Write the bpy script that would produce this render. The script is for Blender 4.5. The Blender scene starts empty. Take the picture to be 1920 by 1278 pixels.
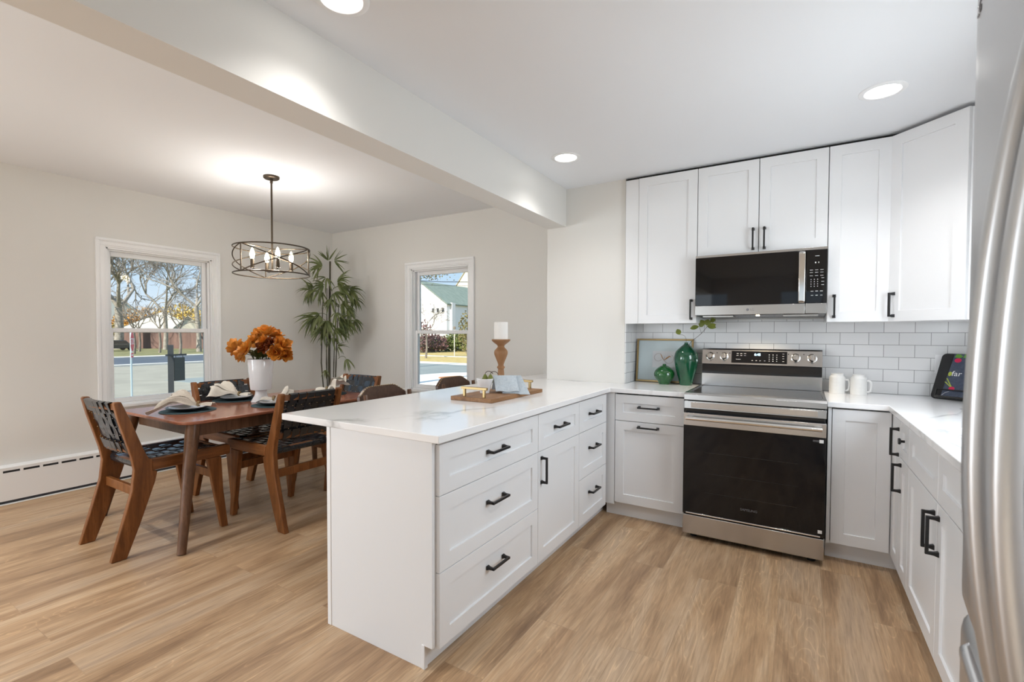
import bpy, bmesh, math, random
from mathutils import Vector, Matrix
R = math.radians
C = bpy.context.scene.collection
SC = bpy.context.scene

# ------------------------------------------------------------------ camera
FPX, CX, CY = 895.77, 950.87, 648.84
CAM = Vector((0.6215, -3.8934, 1.2948)); YAW, PITCH, ROLL = 0.5487, -0.0264, 0.0025
_f = Vector((-math.sin(YAW)*math.cos(PITCH), math.cos(YAW)*math.cos(PITCH), math.sin(PITCH)))
_r = Vector((math.cos(YAW), math.sin(YAW), 0)); _u = _r.cross(_f)
_r2 = _r*math.cos(ROLL)+_u*math.sin(ROLL); _u2 = -_r*math.sin(ROLL)+_u*math.cos(ROLL)
cd = bpy.data.cameras.new('camera'); cam = bpy.data.objects.new('camera', cd); C.objects.link(cam)
M = Matrix((_r2, _u2, -_f)).transposed().to_4x4(); M.translation = CAM
cam.matrix_world = M
cd.sensor_width = 36; cd.lens = FPX*36/1920
cd.shift_x = (960-CX)/1920; cd.shift_y = (CY-639)/1920
cd.clip_start = .02; cd.clip_end = 400
cd.dof.use_dof = True; cd.dof.focus_distance = 3.4; cd.dof.aperture_fstop = 6.3
SC.camera = cam
def at(u, v, d):                       # the world point seen at photo pixel (u, v), d metres along the view axis
    return CAM + (_f + _r2*((u-CX)/FPX) - _u2*((v-CY)/FPX))*d

# ------------------------------------------------------------------ world, sun, daylight, exposure
SC.view_settings.view_transform = 'Standard'; SC.view_settings.look = 'None'
SC.view_settings.exposure = 0.54; SC.view_settings.gamma = 1.0; SC.view_settings.use_curve_mapping = False
try:
    SC.cycles.max_bounces = 10; SC.cycles.diffuse_bounces = 6; SC.cycles.glossy_bounces = 5
    SC.cycles.transparent_max_bounces = 12; SC.cycles.sample_clamp_indirect = 6.0
    SC.cycles.caustics_reflective = False; SC.cycles.caustics_refractive = False
    SC.cycles.use_denoising = True
except Exception: pass
W = bpy.data.worlds.new('sky'); SC.world = W; W.use_nodes = True
nt = W.node_tree; nt.nodes.clear()
def N(t, ty, **kw):
    n = t.nodes.new(ty)
    for k, v in kw.items():
        if k in n.inputs.keys() if hasattr(n.inputs, 'keys') else False: n.inputs[k].default_value = v
        else: setattr(n, k, v)
    return n
tc = N(nt, 'ShaderNodeTexCoord'); sp = N(nt, 'ShaderNodeSeparateXYZ'); rp = N(nt, 'ShaderNodeValToRGB')
nt.links.new(tc.outputs['Generated'], sp.inputs[0]); nt.links.new(sp.outputs['Z'], rp.inputs[0])
rp.color_ramp.elements[0].position = 0.0; rp.color_ramp.elements[0].color = (.86, .92, .97, 1)
rp.color_ramp.elements[1].position = .45; rp.color_ramp.elements[1].color = (.42, .64, .93, 1)
e = rp.color_ramp.elements.new(.12); e.color = (.55, .76, .97, 1)
bg = N(nt, 'ShaderNodeBackground'); bg.inputs[1].default_value = .72
ow = N(nt, 'ShaderNodeOutputWorld')
nt.links.new(rp.outputs[0], bg.inputs[0]); nt.links.new(bg.outputs[0], ow.inputs[0])
def light(name, kind, loc, energy, color=(1, 1, 1), direction=None, **kw):
    l = bpy.data.lights.new(name, kind); l.energy = energy; l.color = color
    for k, v in kw.items(): setattr(l, k, v)
    o = bpy.data.objects.new(name, l); C.objects.link(o); o.location = loc
    if direction is not None: o.rotation_euler = Vector(direction).to_track_quat('-Z', 'Y').to_euler()
    return o
light('sun', 'SUN', (0, -20, 30), 4.9, (1, .93, .80), (-.04, .80, -.60), angle=R(.6))
DAY = (.86, .935, 1.0)
# added fill lamps, daylight-tinted, at unseen openings behind the camera
light('back_fill_light', 'AREA', (-2.6, -7.95, 1.35), 16, DAY, (0, 1, .03), shape='RECTANGLE', size=3.2, size_y=1.6)
light('side_fill_light', 'AREA', (-4.42, -6.0, 1.35), 78, DAY, (1, 0.15, 0.02), shape='RECTANGLE', size=1.8, size_y=1.5)

light('daylight_sink_window', 'AREA', (1.655, -1.62, 1.53), 16.5, DAY, (-1, -.05, -.38), shape='RECTANGLE', size=.96, size_y=.86)

# ------------------------------------------------------------------ materials
def mat(name, col=(.8, .8, .8), rough=.5, metal=0., coat=0., spec=.5, **kw):
    m = bpy.data.materials.new(name); m.use_nodes = True
    b = m.node_tree.nodes['Principled BSDF']
    b.inputs['Base Color'].default_value = (*col, 1); b.inputs['Roughness'].default_value = rough
    b.inputs['Metallic'].default_value = metal; b.inputs['Coat Weight'].default_value = coat
    b.inputs['Specular IOR Level'].default_value = spec
    if 'emit' in kw:
        b.inputs['Emission Color'].default_value = (*kw['emit'], 1); b.inputs['Emission Strength'].default_value = kw.get('strength', 1)
    if 'trans' in kw: b.inputs['Transmission Weight'].default_value = kw['trans']
    if 'sub' in kw:
        b.inputs['Subsurface Weight'].default_value = kw['sub']; b.inputs['Subsurface Radius'].default_value = (.02, .02, .02)
    return m
def nodes(m): return m.node_tree, m.node_tree.nodes['Principled BSDF']
def mapped(t, scale=(1, 1, 1), rot=(0, 0, 0), src='Object'):
    c = t.nodes.new('ShaderNodeTexCoord'); mp = t.nodes.new('ShaderNodeMapping')
    mp.inputs['Scale'].default_value = scale; mp.inputs['Rotation'].default_value = rot
    t.links.new(c.outputs[src], mp.inputs[0]); return mp.outputs[0]
def noise(t, vec, scale, detail=4, rough=.55, dist=0.):
    n = t.nodes.new('ShaderNodeTexNoise'); n.inputs['Scale'].default_value = scale; n.inputs['Detail'].default_value = detail
    n.inputs['Roughness'].default_value = rough; n.inputs['Distortion'].default_value = dist
    t.links.new(vec, n.inputs['Vector']); return n.outputs['Fac']
def ramp(t, fac, stops):
    r = t.nodes.new('ShaderNodeValToRGB'); el = r.color_ramp.elements
    el[0].position, el[0].color = stops[0][0], (*stops[0][1], 1)
    el[1].position, el[1].color = stops[-1][0], (*stops[-1][1], 1)
    for p, c in stops[1:-1]: x = el.new(p); x.color = (*c, 1)
    t.links.new(fac, r.inputs[0]); return r.outputs[0]
def mix(t, a, b, fac, mode='MIX'):
    n = t.nodes.new('ShaderNodeMix'); n.data_type = 'RGBA'; n.blend_type = mode
    for s, v in ((n.inputs[0], fac), (n.inputs[6], a), (n.inputs[7], b)):
        if isinstance(v, (int, float)): s.default_value = v
        elif isinstance(v, tuple): s.default_value = (*v, 1)
        else: t.links.new(v, s)
    return n.outputs[2]
def math_(t, op, a, b=0.):
    n = t.nodes.new('ShaderNodeMath'); n.operation = op
    for s, v in ((n.inputs[0], a), (n.inputs[1], b)):
        if isinstance(v, (int, float)): s.default_value = v
        else: t.links.new(v, s)
    return n.outputs[0]
def bump(t, b, h, strength=.1, dist=.01):
    n = t.nodes.new('ShaderNodeBump'); n.inputs['Strength'].default_value = strength; n.inputs['Distance'].default_value = dist
    t.links.new(h, n.inputs['Height']); t.links.new(n.outputs[0], b.inputs['Normal'])
def noisy(name, c1, c2, scale=8, rough=.6, stretch=(1, 1, 1), bumpy=0., detail=5, **kw):
    m = mat(name, c1, rough, **kw); t, b = nodes(m)
    f = noise(t, mapped(t, stretch), scale, detail)
    t.links.new(ramp(t, f, [(.3, c1), (.7, c2)]), b.inputs['Base Color'])
    if bumpy: bump(t, b, f, bumpy, .01)
    return m
def wood(name, c1, c2, c3, axis='y', rough=.38, k=1.):
    m = mat(name, c1, rough, coat=.06, spec=.32); t, b = nodes(m)
    s = {'x': (.10, 1, 1), 'y': (1, .10, 1), 'z': (1, 1, .10)}[axis]
    v = mapped(t, s)
    a = noise(t, v, 28*k, 6, .6, .6); g = noise(t, v, 170*k, 3, .6)
    col = ramp(t, a, [(.28, c1), (.5, c2), (.72, c3)])
    col = mix(t, col, tuple(x*.55 for x in c1), math_(t, 'MULTIPLY', math_(t, 'GREATER_THAN', g, .62), .35))
    t.links.new(col, b.inputs['Base Color']); bump(t, b, g, .08, .002)
    return m

m_wall = mat('wall_paint', (.755, .745, .715), .75)
m_ceil = mat('ceiling_paint', (.83, .85, .88), .85)
m_trim = mat('trim_paint', (.88, .89, .90), .36)
m_cab = mat('cabinet_paint', (.80, .81, .825), .33)
m_cabin = mat('cabinet_interior', (.03, .03, .03), .8)
m_black = mat('black_metal', (.012, .012, .013), .38, spec=.4)
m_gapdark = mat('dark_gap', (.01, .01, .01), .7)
# brushed stainless steel
def steel(name, col, rough, axis=(1, 1, 1)):
    m = mat(name, col, rough, 1.0); t, b = nodes(m)
    n = noise(t, mapped(t, axis), 60, 4, .6)
    r = t.nodes.new('ShaderNodeMapRange'); r.inputs['To Min'].default_value = rough-.02; r.inputs['To Max'].default_value = rough+.03
    t.links.new(n, r.inputs['Value']); t.links.new(r.outputs[0], b.inputs['Roughness'])
    return m
m_steel = steel('stainless_steel', (.54, .53, .52), .24, (.02, 1, 6))
m_fridge = steel('fridge_steel', (.58, .58, .585), .38, (1, .03, .03))
m_chrome = mat('polished_steel', (.78, .77, .75), .12, 1.0)
m_bglass = mat('black_glass', (.005, .005, .006), .035, spec=.40)
m_cook = mat('ceramic_cooktop', (.016, .016, .017), .09, spec=.35)
m_bplast = mat('black_enamel', (.008, .008, .009), .22)
m_gold = mat('brass', (.40, .29, .14), .42, 1.0)
m_white_text = mat('printed_white', (.75, .75, .75), .6)
m_grey_text = mat('printed_grey', (.16, .16, .17), .5)
m_lens = mat('lamp_lens', (1, 1, 1), .5, emit=(1, .97, .92), strength=6)
m_bulb = mat('bulb_glow', (1, .9, .7), .3, emit=(1, .80, .48), strength=22)
m_led = mat('clock_digits', (.1, .3, .5), .4, emit=(.55, .85, 1), strength=3)
m_hood = mat('hood_lamp', (1, .9, .7), .3, emit=(1, .78, .5), strength=12)

# vinyl oak planks running along y
m_floor = mat('oak_planks', (.5, .33, .2), .42); t, b = nodes(m_floor)
v = mapped(t, (1, 1, 1), (0, 0, R(90)))
br = t.nodes.new('ShaderNodeTexBrick'); t.links.new(v, br.inputs['Vector'])
br.offset = .37; br.offset_frequency = 2; br.inputs['Scale'].default_value = 1
br.inputs['Brick Width'].default_value = 1.22; br.inputs['Row Height'].default_value = .185
br.inputs['Mortar Size'].default_value = .0012; br.inputs['Mortar Smooth'].default_value = .2; br.inputs['Bias'].default_value = 0
br.inputs['Color1'].default_value = (0, 0, 0, 1); br.inputs['Color2'].default_value = (1, 1, 1, 1); br.inputs['Mortar'].default_value = (.5, .5, .5, 1)
plank = br.outputs['Color']
# shift the grain per plank so no two boards carry on through a joint
cxyz = t.nodes.new('ShaderNodeCombineXYZ'); t.links.new(math_(t, 'MULTIPLY', plank, 7.3), cxyz.inputs[0]); t.links.new(math_(t, 'MULTIPLY', plank, 3.1), cxyz.inputs[1])
va = t.nodes.new('ShaderNodeVectorMath'); va.operation = 'ADD'
t.links.new(mapped(t, (1, .12, 1)), va.inputs[0]); t.links.new(cxyz.outputs[0], va.inputs[1]); gv = va.outputs[0]
big = noise(t, gv, 6.0, 6, .58, .7)
vb = t.nodes.new('ShaderNodeVectorMath'); vb.operation = 'ADD'
t.links.new(mapped(t, (1, .14, 1)), vb.inputs[0]); t.links.new(cxyz.outputs[0], vb.inputs[1])
rings = noise(t, vb.outputs[0], 6.5, 3, .45, .5)
rings = math_(t, 'ABSOLUTE', math_(t, 'SUBTRACT', math_(t, 'FRACT', math_(t, 'MULTIPLY', rings, 22)), .5))
vf = t.nodes.new('ShaderNodeVectorMath'); vf.operation = 'ADD'
t.links.new(mapped(t, (1, .045, 1)), vf.inputs[0]); t.links.new(cxyz.outputs[0], vf.inputs[1])
fine = noise(t, vf.outputs[0], 120, 3, .62)
col = ramp(t, big, [(.30, (.235, .142, .078)), (.42, (.350, .220, .124)), (.51, (.450, .300, .176)), (.60, (.51, .365, .235)), (.70, (.41, .295, .20))])
tone = ramp(t, plank, [(0, (.93, .92, .92)), (.5, (1.0, .99, .97)), (1, (1.05, 1.03, 1.0))])
col = mix(t, col, tone, 1.0, 'MULTIPLY')
rl = ramp(t, rings, [(.0, (1.34, 1.34, 1.32)), (.09, (1.0, 1.0, 1.0)), (.5, (.93, .92, .91))])
col = mix(t, col, rl, ramp(t, noise(t, gv, 3.2, 2), [(.40, (.05, .05, .05)), (.60, (.9, .9, .9))]), 'MULTIPLY')
col = mix(t, col, ramp(t, fine, [(.34, (.76, .75, .73)), (.50, (.98, .98, .98)), (.66, (1.14, 1.14, 1.14))]), .85, 'MULTIPLY')
col = mix(t, col, (.20, .13, .08), math_(t, 'MULTIPLY', br.outputs['Fac'], .30))
t.links.new(col, b.inputs['Base Color']); bump(t, b, fine, .10, .002)

# quartz with thin grey veins
m_quartz = mat('quartz', (.86, .86, .87), .09, spec=.5); t, b = nodes(m_quartz)
v = mapped(t, (1, .62, 1), (0, 0, R(34)))
n1 = noise(t, v, 1.15, 5, .52, .9); n2 = noise(t, v, 2.3, 3, .5)
ve = math_(t, 'ABSOLUTE', math_(t, 'SUBTRACT', n1, .5))
vm = ramp(t, ve, [(0, (1, 1, 1)), (.012, (.45, .45, .45)), (.032, (0, 0, 0))])
vm = mix(t, vm, ramp(t, n2, [(.42, (0, 0, 0)), (.58, (1, 1, 1))]), 1.0, 'MULTIPLY')
soft = ramp(t, noise(t, v, 1.7, 4), [(.35, (.86, .865, .875)), (.7, (.90, .90, .905))])
t.links.new(mix(t, soft, (.50, .50, .50), vm), b.inputs['Base Color'])

# white subway tile with grey grout
def tile(name, rot, off):
    m = mat(name, (.8, .8, .8), .16); t, b = nodes(m)
    mp = mapped(t, (1, 1, 1), rot); ad = t.nodes.new('ShaderNodeVectorMath'); ad.operation = 'ADD'
    t.links.new(mp, ad.inputs[0]); ad.inputs[1].default_value = (*off, 0)
    br = t.nodes.new('ShaderNodeTexBrick'); t.links.new(ad.outputs[0], br.inputs['Vector'])
    br.inputs['Scale'].default_value = 1; br.inputs['Brick Width'].default_value = .1545; br.inputs['Row Height'].default_value = .0785
    br.inputs['Mortar Size'].default_value = .0015; br.inputs['Mortar Smooth'].default_value = .1
    br.inputs['Color1'].default_value = (.74, .745, .75, 1); br.inputs['Color2'].default_value = (.79, .79, .795, 1); br.inputs['Mortar'].default_value = (.30, .30, .305, 1)
    t.links.new(br.outputs['Color'], b.inputs['Base Color'])
    bump(t, b, math_(t, 'SUBTRACT', 1., br.outputs['Fac']), .5, .002)
    return m
m_tile = tile('subway_tile', (R(-90), 0, 0), (-.854+.1545*6, -1.307+.0785*20))
m_tile_side = tile('subway_tile_return', (R(-90), R(-90), 0), (0, -1.307+.0785*20))

m_chairwood = wood('teak', (.115, .040, .010), (.205, .075, .021), (.295, .118, .037), 'z', .36)
m_chairrail = wood('teak_rail', (.115, .040, .010), (.205, .075, .021), (.295, .118, .037), 'y', .36)
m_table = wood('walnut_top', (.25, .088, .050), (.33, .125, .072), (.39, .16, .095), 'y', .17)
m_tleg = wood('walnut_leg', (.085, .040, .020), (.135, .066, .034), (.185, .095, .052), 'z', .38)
m_leather = noisy('black_leather', (.012, .014, .018), (.024, .028, .034), 60, .17, bumpy=.02, spec=.8)
m_brown = noisy('brown_leather', (.055, .025, .014), (.10, .05, .03), 40, .36, bumpy=.05)
m_board = wood('tray_wood', (.17, .078, .028), (.28, .140, .058), (.37, .195, .088), 'y', .5)
m_oldwood = noisy('turned_pine', (.25, .120, .048), (.37, .19, .082), 14, .55, (1, 1, .25))
m_candle = mat('wax', (.85, .83, .80), .5, sub=.3)
m_ceramic = mat('white_ceramic', (.82, .82, .83), .18, coat=.3)
m_matte_cer = mat('ribbed_white_ceramic', (.70, .70, .69), .42)
m_towel = noisy('blue_linen', (.42, .49, .55), (.55, .61, .66), 90, .9, bumpy=.15)
m_napkin = noisy('cream_linen', (.70, .65, .56), (.80, .76, .68), 120, .95, bumpy=.1)
m_napkin_grey = noisy('oat_linen', (.50, .44, .37), (.62, .56, .48), 120, .95, bumpy=.1)
m_teal = noisy('teal_woven_mat', (.025, .060, .072), (.05, .10, .115), 130, .8, bumpy=.2)
m_plate = mat('black_stoneware', (.012, .013, .015), .25)
m_plate_w = mat('pale_stoneware', (.72, .75, .78), .15)
m_green = noisy('green_glaze', (.003, .040, .016), (.008, .100, .045), 6, .06, detail=3, coat=.6)
m_green2 = noisy('small_green_glaze', (.004, .058, .010), (.010, .115, .022), 6, .06, detail=3, coat=.6)
m_leaf = noisy('eucalyptus_leaf', (.10, .13, .012), (.20, .23, .03), 20, .5)
m_stem = mat('twig', (.05, .028, .016), .7)
m_bamleaf = noisy('bamboo_leaf', (.045, .070, .014), (.16, .185, .06), 9, .5)
m_bamstem = noisy('bamboo_cane', (.020, .016, .008), (.060, .050, .018), 14, .5, (1, 1, .3))
m_orange = noisy('orange_petal', (.52, .165, .012), (.76, .33, .045), 14, .6)
m_orange_d = noisy('rust_petal', (.17, .035, .008), (.34, .085, .012), 16, .6)
m_dleaf = noisy('dark_olive_leaf', (.035, .045, .008), (.07, .08, .015), 20, .5)
m_soil = mat('soil', (.03, .02, .015), .9)
m_basket = noisy('woven_basket', (.22, .14, .07), (.34, .23, .12), 60, .8, bumpy=.2)
m_pear = noisy('green_fruit', (.10, .13, .02), (.20, .21, .035), 16, .45)

# clear glass pane: thin, mostly see-through, a faint mirror
m_glass = bpy.data.materials.new('window_glass'); m_glass.use_nodes = True; t = m_glass.node_tree; t.nodes.clear()
tr = t.nodes.new('ShaderNodeBsdfTransparent'); gl = t.nodes.new('ShaderNodeBsdfGlossy'); gl.inputs['Roughness'].default_value = .0
tr.inputs[0].default_value = (.97, .98, .98, 1)
fr = t.nodes.new('ShaderNodeFresnel'); fr.inputs[0].default_value = 1.2
ms = t.nodes.new('ShaderNodeMixShader'); mo = t.nodes.new('ShaderNodeOutputMaterial')
t.links.new(fr.outputs[0], ms.inputs[0]); t.links.new(tr.outputs[0], ms.inputs[1]); t.links.new(gl.outputs[0], ms.inputs[2]); t.links.new(ms.outputs[0], mo.inputs[0])

# ------------------------------------------------------------------ mesh helpers
class MB:
    def __init__(s): s.b = bmesh.new()
    def face(s, vs):
        try: return s.b.faces.new(vs)
        except ValueError: return None
    def box(s, x0, x1, y0, y1, z0, z1):
        x0, x1 = min(x0, x1), max(x0, x1); y0, y1 = min(y0, y1), max(y0, y1); z0, z1 = min(z0, z1), max(z0, z1)
        v = [s.b.verts.new((x, y, z)) for z in (z0, z1) for y in (y0, y1) for x in (x0, x1)]
        for f in ((0, 2, 3, 1), (4, 5, 7, 6), (0, 1, 5, 4), (2, 6, 7, 3), (0, 4, 6, 2), (1, 3, 7, 5)): s.face([v[i] for i in f])
        return s
    def prism(s, poly, axis, a0, a1):
        def P(p, a): return {'x': (a, p[0], p[1]), 'y': (p[0], a, p[1]), 'z': (p[0], p[1], a)}[axis]
        A = [s.b.verts.new(P(p, a0)) for p in poly]; B = [s.b.verts.new(P(p, a1)) for p in poly]
        s.face(A[::-1]); s.face(B); n = len(poly)
        for i in range(n): s.face([A[i], A[(i+1) % n], B[(i+1) % n], B[i]])
        return s
    def lathe(s, prof, c=(0, 0, 0), seg=28, cap=True):
        rings = []
        for r, z in prof:
            if r < 1e-5: rings.append([s.b.verts.new((c[0], c[1], c[2]+z))])
            else: rings.append([s.b.verts.new((c[0]+r*math.cos(2*math.pi*i/seg), c[1]+r*math.sin(2*math.pi*i/seg), c[2]+z)) for i in range(seg)])
        for A, B in zip(rings, rings[1:]):
            for i in range(seg):
                j = (i+1) % seg
                if len(A) == 1 and len(B) > 1: s.face([A[0], B[j], B[i]])
                elif len(B) == 1 and len(A) > 1: s.face([A[i], A[j], B[0]])
                elif len(A) > 1: s.face([A[i], A[j], B[j], B[i]])
        if cap:
            if len(rings[0]) > 1: s.face(rings[0][::-1])
            if len(rings[-1]) > 1: s.face(rings[-1])
        return s
    def tube(s, pts, r, seg=8, closed=False):
        pts = [Vector(p) for p in pts]; n = len(pts); rr = r if isinstance(r, (list, tuple)) else [r]*n
        up = None; rings = []
        for i, p in enumerate(pts):
            if closed: tan = (pts[(i+1) % n]-pts[i-1])
            else: tan = pts[min(i+1, n-1)]-pts[max(i-1, 0)]
            if tan.length < 1e-9: tan = Vector((0, 0, 1))
            tan.normalize()
            if up is None:
                up = Vector((0, 0, 1)) if abs(tan.z) < .9 else Vector((1, 0, 0))
            up = (up-tan*up.dot(tan))
            if up.length < 1e-6: up = tan.orthogonal()
            up.normalize(); sd = tan.cross(up)
            rings.append([s.b.verts.new(p+(up*math.cos(2*math.pi*k/seg)+sd*math.sin(2*math.pi*k/seg))*rr[i]) for k in range(seg)])
        m = n if closed else n-1
        for i in range(m):
            A, B = rings[i], rings[(i+1) % n]
            for k in range(seg): s.face([A[k], A[(k+1) % seg], B[(k+1) % seg], B[k]])
        if not closed: s.face(rings[0][::-1]); s.face(rings[-1])
        return s
    def ball(s, c, r, seg=14, sq=(1, 1, 1)):
        n = max(6, seg//2); c = Vector(c); rows = []
        for i in range(n+1):
            th = math.pi*i/n
            if i in (0, n): rows.append([s.b.verts.new(c+Vector((0, 0, r*sq[2]*math.cos(th))))])
            else: rows.append([s.b.verts.new(c+Vector((r*sq[0]*math.sin(th)*math.cos(2*math.pi*k/seg), r*sq[1]*math.sin(th)*math.sin(2*math.pi*k/seg), r*sq[2]*math.cos(th)))) for k in range(seg)])
        for A, B in zip(rows, rows[1:]):
            for k in range(seg):
                j = (k+1) % seg
                if len(A) == 1: s.face([A[0], B[k], B[j]])
                elif len(B) == 1: s.face([A[j], A[k], B[0]])
                else: s.face([A[k], B[k], B[j], A[j]])
        return s
    def grid(s, fn, nu, nv, thick=0.):
        V = [[s.b.verts.new(fn(i/nu, j/nv)) for j in range(nv+1)] for i in range(nu+1)]
        F = [s.face([V[i][j], V[i+1][j], V[i+1][j+1], V[i][j+1]]) for i in range(nu) for j in range(nv)]
        if thick:
            s.b.normal_update()
            V2 = [[s.b.verts.new(V[i][j].co-V[i][j].normal*thick) for j in range(nv+1)] for i in range(nu+1)]
            for i in range(nu):
                for j in range(nv): s.face([V2[i][j+1], V2[i+1][j+1], V2[i+1][j], V2[i][j]])
            for i in range(nu):
                s.face([V[i+1][0], V[i][0], V2[i][0], V2[i+1][0]]); s.face([V[i][nv], V[i+1][nv], V2[i+1][nv], V2[i][nv]])
            for j in range(nv):
                s.face([V[0][j], V[0][j+1], V2[0][j+1], V2[0][j]]); s.face([V[nu][j+1], V[nu][j], V2[nu][j], V2[nu][j+1]])
        return s
    def cells(s, us, vs, keep, axis, a0, a1):
        """a slab of grid cells with holes: us/vs grid lines in the plane, extruded along axis from a0 to a1"""
        def P(p, q, a): return {'x': (a, p, q), 'y': (p, a, q), 'z': (p, q, a)}[axis]
        nu, nv = len(us)-1, len(vs)-1; cache = {}
        def V(i, j, k):
            if (i, j, k) not in cache: cache[i, j, k] = s.b.verts.new(P(us[i], vs[j], (a0, a1)[k]))
            return cache[i, j, k]
        K = lambda i, j: 0 <= i < nu and 0 <= j < nv and keep(i, j)
        for i in range(nu):
            for j in range(nv):
                if not K(i, j): continue
                s.face([V(i, j, 0), V(i, j+1, 0), V(i+1, j+1, 0), V(i+1, j, 0)]); s.face([V(i, j, 1), V(i+1, j, 1), V(i+1, j+1, 1), V(i, j+1, 1)])
                for di, dj, e in ((-1, 0, ((0, 0), (0, 1))), (1, 0, ((1, 1), (1, 0))), (0, -1, ((1, 0), (0, 0))), (0, 1, ((0, 1), (1, 1)))):
                    if not K(i+di, j+dj):
                        (p, q), (p2, q2) = e
                        s.face([V(i+p, j+q, 0), V(i+p, j+q, 1), V(i+p2, j+q2, 1), V(i+p2, j+q2, 0)])
        return s
    def build(s, name, m, parent=None, bevel=0., smooth=35, seg=2):
        bmesh.ops.recalc_face_normals(s.b, faces=s.b.faces[:])
        off = Vector((0, 0, 0)); p = parent
        while p is not None: off += p.location; p = p.parent
        if parent is not None:
            for vx in s.b.verts: vx.co -= off
        me = bpy.data.meshes.new(name); s.b.to_mesh(me); s.b.free()
        me.materials.append(m)
        if smooth:
            me.polygons.foreach_set('use_smooth', [True]*len(me.polygons)); me.set_sharp_from_angle(angle=R(smooth))
        o = bpy.data.objects.new(name, me); C.objects.link(o)
        if parent is not None: o.parent = parent
        if bevel:
            md = o.modifiers.new('edge', 'BEVEL'); md.width = bevel; md.segments = seg; md.limit_method = 'ANGLE'; md.angle_limit = R(40)
        return o
def thing(name, label, cat, loc=(0, 0, 0), group=None):
    o = bpy.data.objects.new(name, None); C.objects.link(o); o.location = loc; o.empty_display_size = .1
    return tag(o, label, cat, group)
def tag(o, label, cat, group=None):
    o['label'] = label; o['category'] = cat
    if group: o['group'] = group
    return o
def struct(name, mb, m, parent=None, label=None, **kw):
    o = mb.build(name, m, parent, **kw)
    if parent is None: o['kind'] = 'structure'
    if label: o['label'] = label
    return o
def dup(root, loc, rotz=0, label=None):
    r = root.copy(); C.objects.link(r); r.location = loc; r.rotation_euler = (0, 0, rotz)
    if label: r['label'] = label
    for ch in list(root.children):
        c = ch.copy(); C.objects.link(c); c.parent = r
        for g in list(ch.children):
            d = g.copy(); C.objects.link(d); d.parent = c
    return r
def text(s, size, m, name, mw, parent=None, depth=.0006, align='CENTER'):
    cu = bpy.data.curves.new(name, 'FONT'); cu.body = s; cu.size = size; cu.extrude = depth; cu.align_x = align; cu.align_y = 'CENTER'
    cu.resolution_u = 3
    tmp = bpy.data.objects.new('tmp_'+name, cu); C.objects.link(tmp)
    me = bpy.data.meshes.new_from_object(tmp.evaluated_get(bpy.context.evaluated_depsgraph_get()))
    bpy.data.objects.remove(tmp); bpy.data.curves.remove(cu)
    me.transform(mw)
    off = Vector((0, 0, 0)); p = parent
    while p is not None: off += p.location; p = p.parent
    me.transform(Matrix.Translation(-off)); me.materials.clear(); me.materials.append(m)
    o = bpy.data.objects.new(name, me); C.objects.link(o)
    if parent is not None: o.parent = parent
    return o
def facing(origin, right, up):          # matrix that lays flat xy artwork on a surface
    r_, u_ = Vector(right).normalized(), Vector(up).normalized(); n_ = r_.cross(u_)
    m = Matrix((r_, u_, n_)).transposed().to_4x4(); m.translation = Vector(origin); return m

# ------------------------------------------------------------------ the room shell
ZK, ZD = 2.47, 2.568
XL, YD, XR = -4.50, .186, 1.672
struct('floor', MB().box(-4.62, 1.79, -8.1, .306, -.12, 0), m_floor)
struct('ceiling', MB().box(-1.10, 1.79, -8.1, .306, ZK, ZK+.18), m_ceil, label='white flat kitchen ceiling')
struct('ceiling_dining', MB().box(-4.62, -1.10, -8.1, .306, ZD, ZD+.1), m_ceil, label='white dining room ceiling beyond the beam')
struct('beam', MB().box(-1.185, -1.015, -8.1, -.297, 2.165, ZD+.02), m_wall, label='off-white dropped beam between kitchen and dining room')
A_, Z_ = [-8.1, -6.9, -5.1, -2.165, -1.295, .306], [0, .60, .66, 2.035, 2.15, 2.66]
struct('wall_left', MB().cells(A_, Z_, lambda i, j: not ((i == 3 and j == 2) or (i == 1 and j in (1, 2, 3))), 'x', XL-.12, XL), m_wall)
struct('wall_back', MB().cells([XL-.12, -3.16, -2.35, -1.10], [0, .66, 2.02, 2.66], lambda i, j: not (i == 1 and j == 1), 'y', YD, YD+.12), m_wall, label='off-white back wall of the dining room')
struct('wall_column', MB().box(-1.185, -.522, -.297, YD+.12, 0, ZK+.02), m_wall, label='off-white wall stub beside the upper cabinets')
struct('wall_kitchen', MB().box(-.53, XR+.12, 0, .12, 0, ZK+.02), m_wall)
struct('wall_right', MB().cells([-8.1, -2.12, -1.12, 0], [0, 1.07, 2.02, ZK+.02], lambda i, j: not (i == 1 and j == 1), 'x', XR, XR+.12), m_wall)
struct('wall_front', MB().cells([-4.62, -3.9, -.7, .3, 1.72, 1.79], [0, .55, 2.15, 2.66], lambda i, j: not (i in (1, 3) and j == 1), 'y', -8.1, -8.0), m_wall)
struct('wall_backsplash', MB().box(-.521, XR, -.008, 0, .914, 1.40), m_tile, label='white subway tile backsplash with grey grout')
struct('wall_backsplash_return', MB().box(-.522, -.514, -.290, -.008, .914, 1.40), m_tile_side, label='narrow tiled return beside the framed picture')

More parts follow.
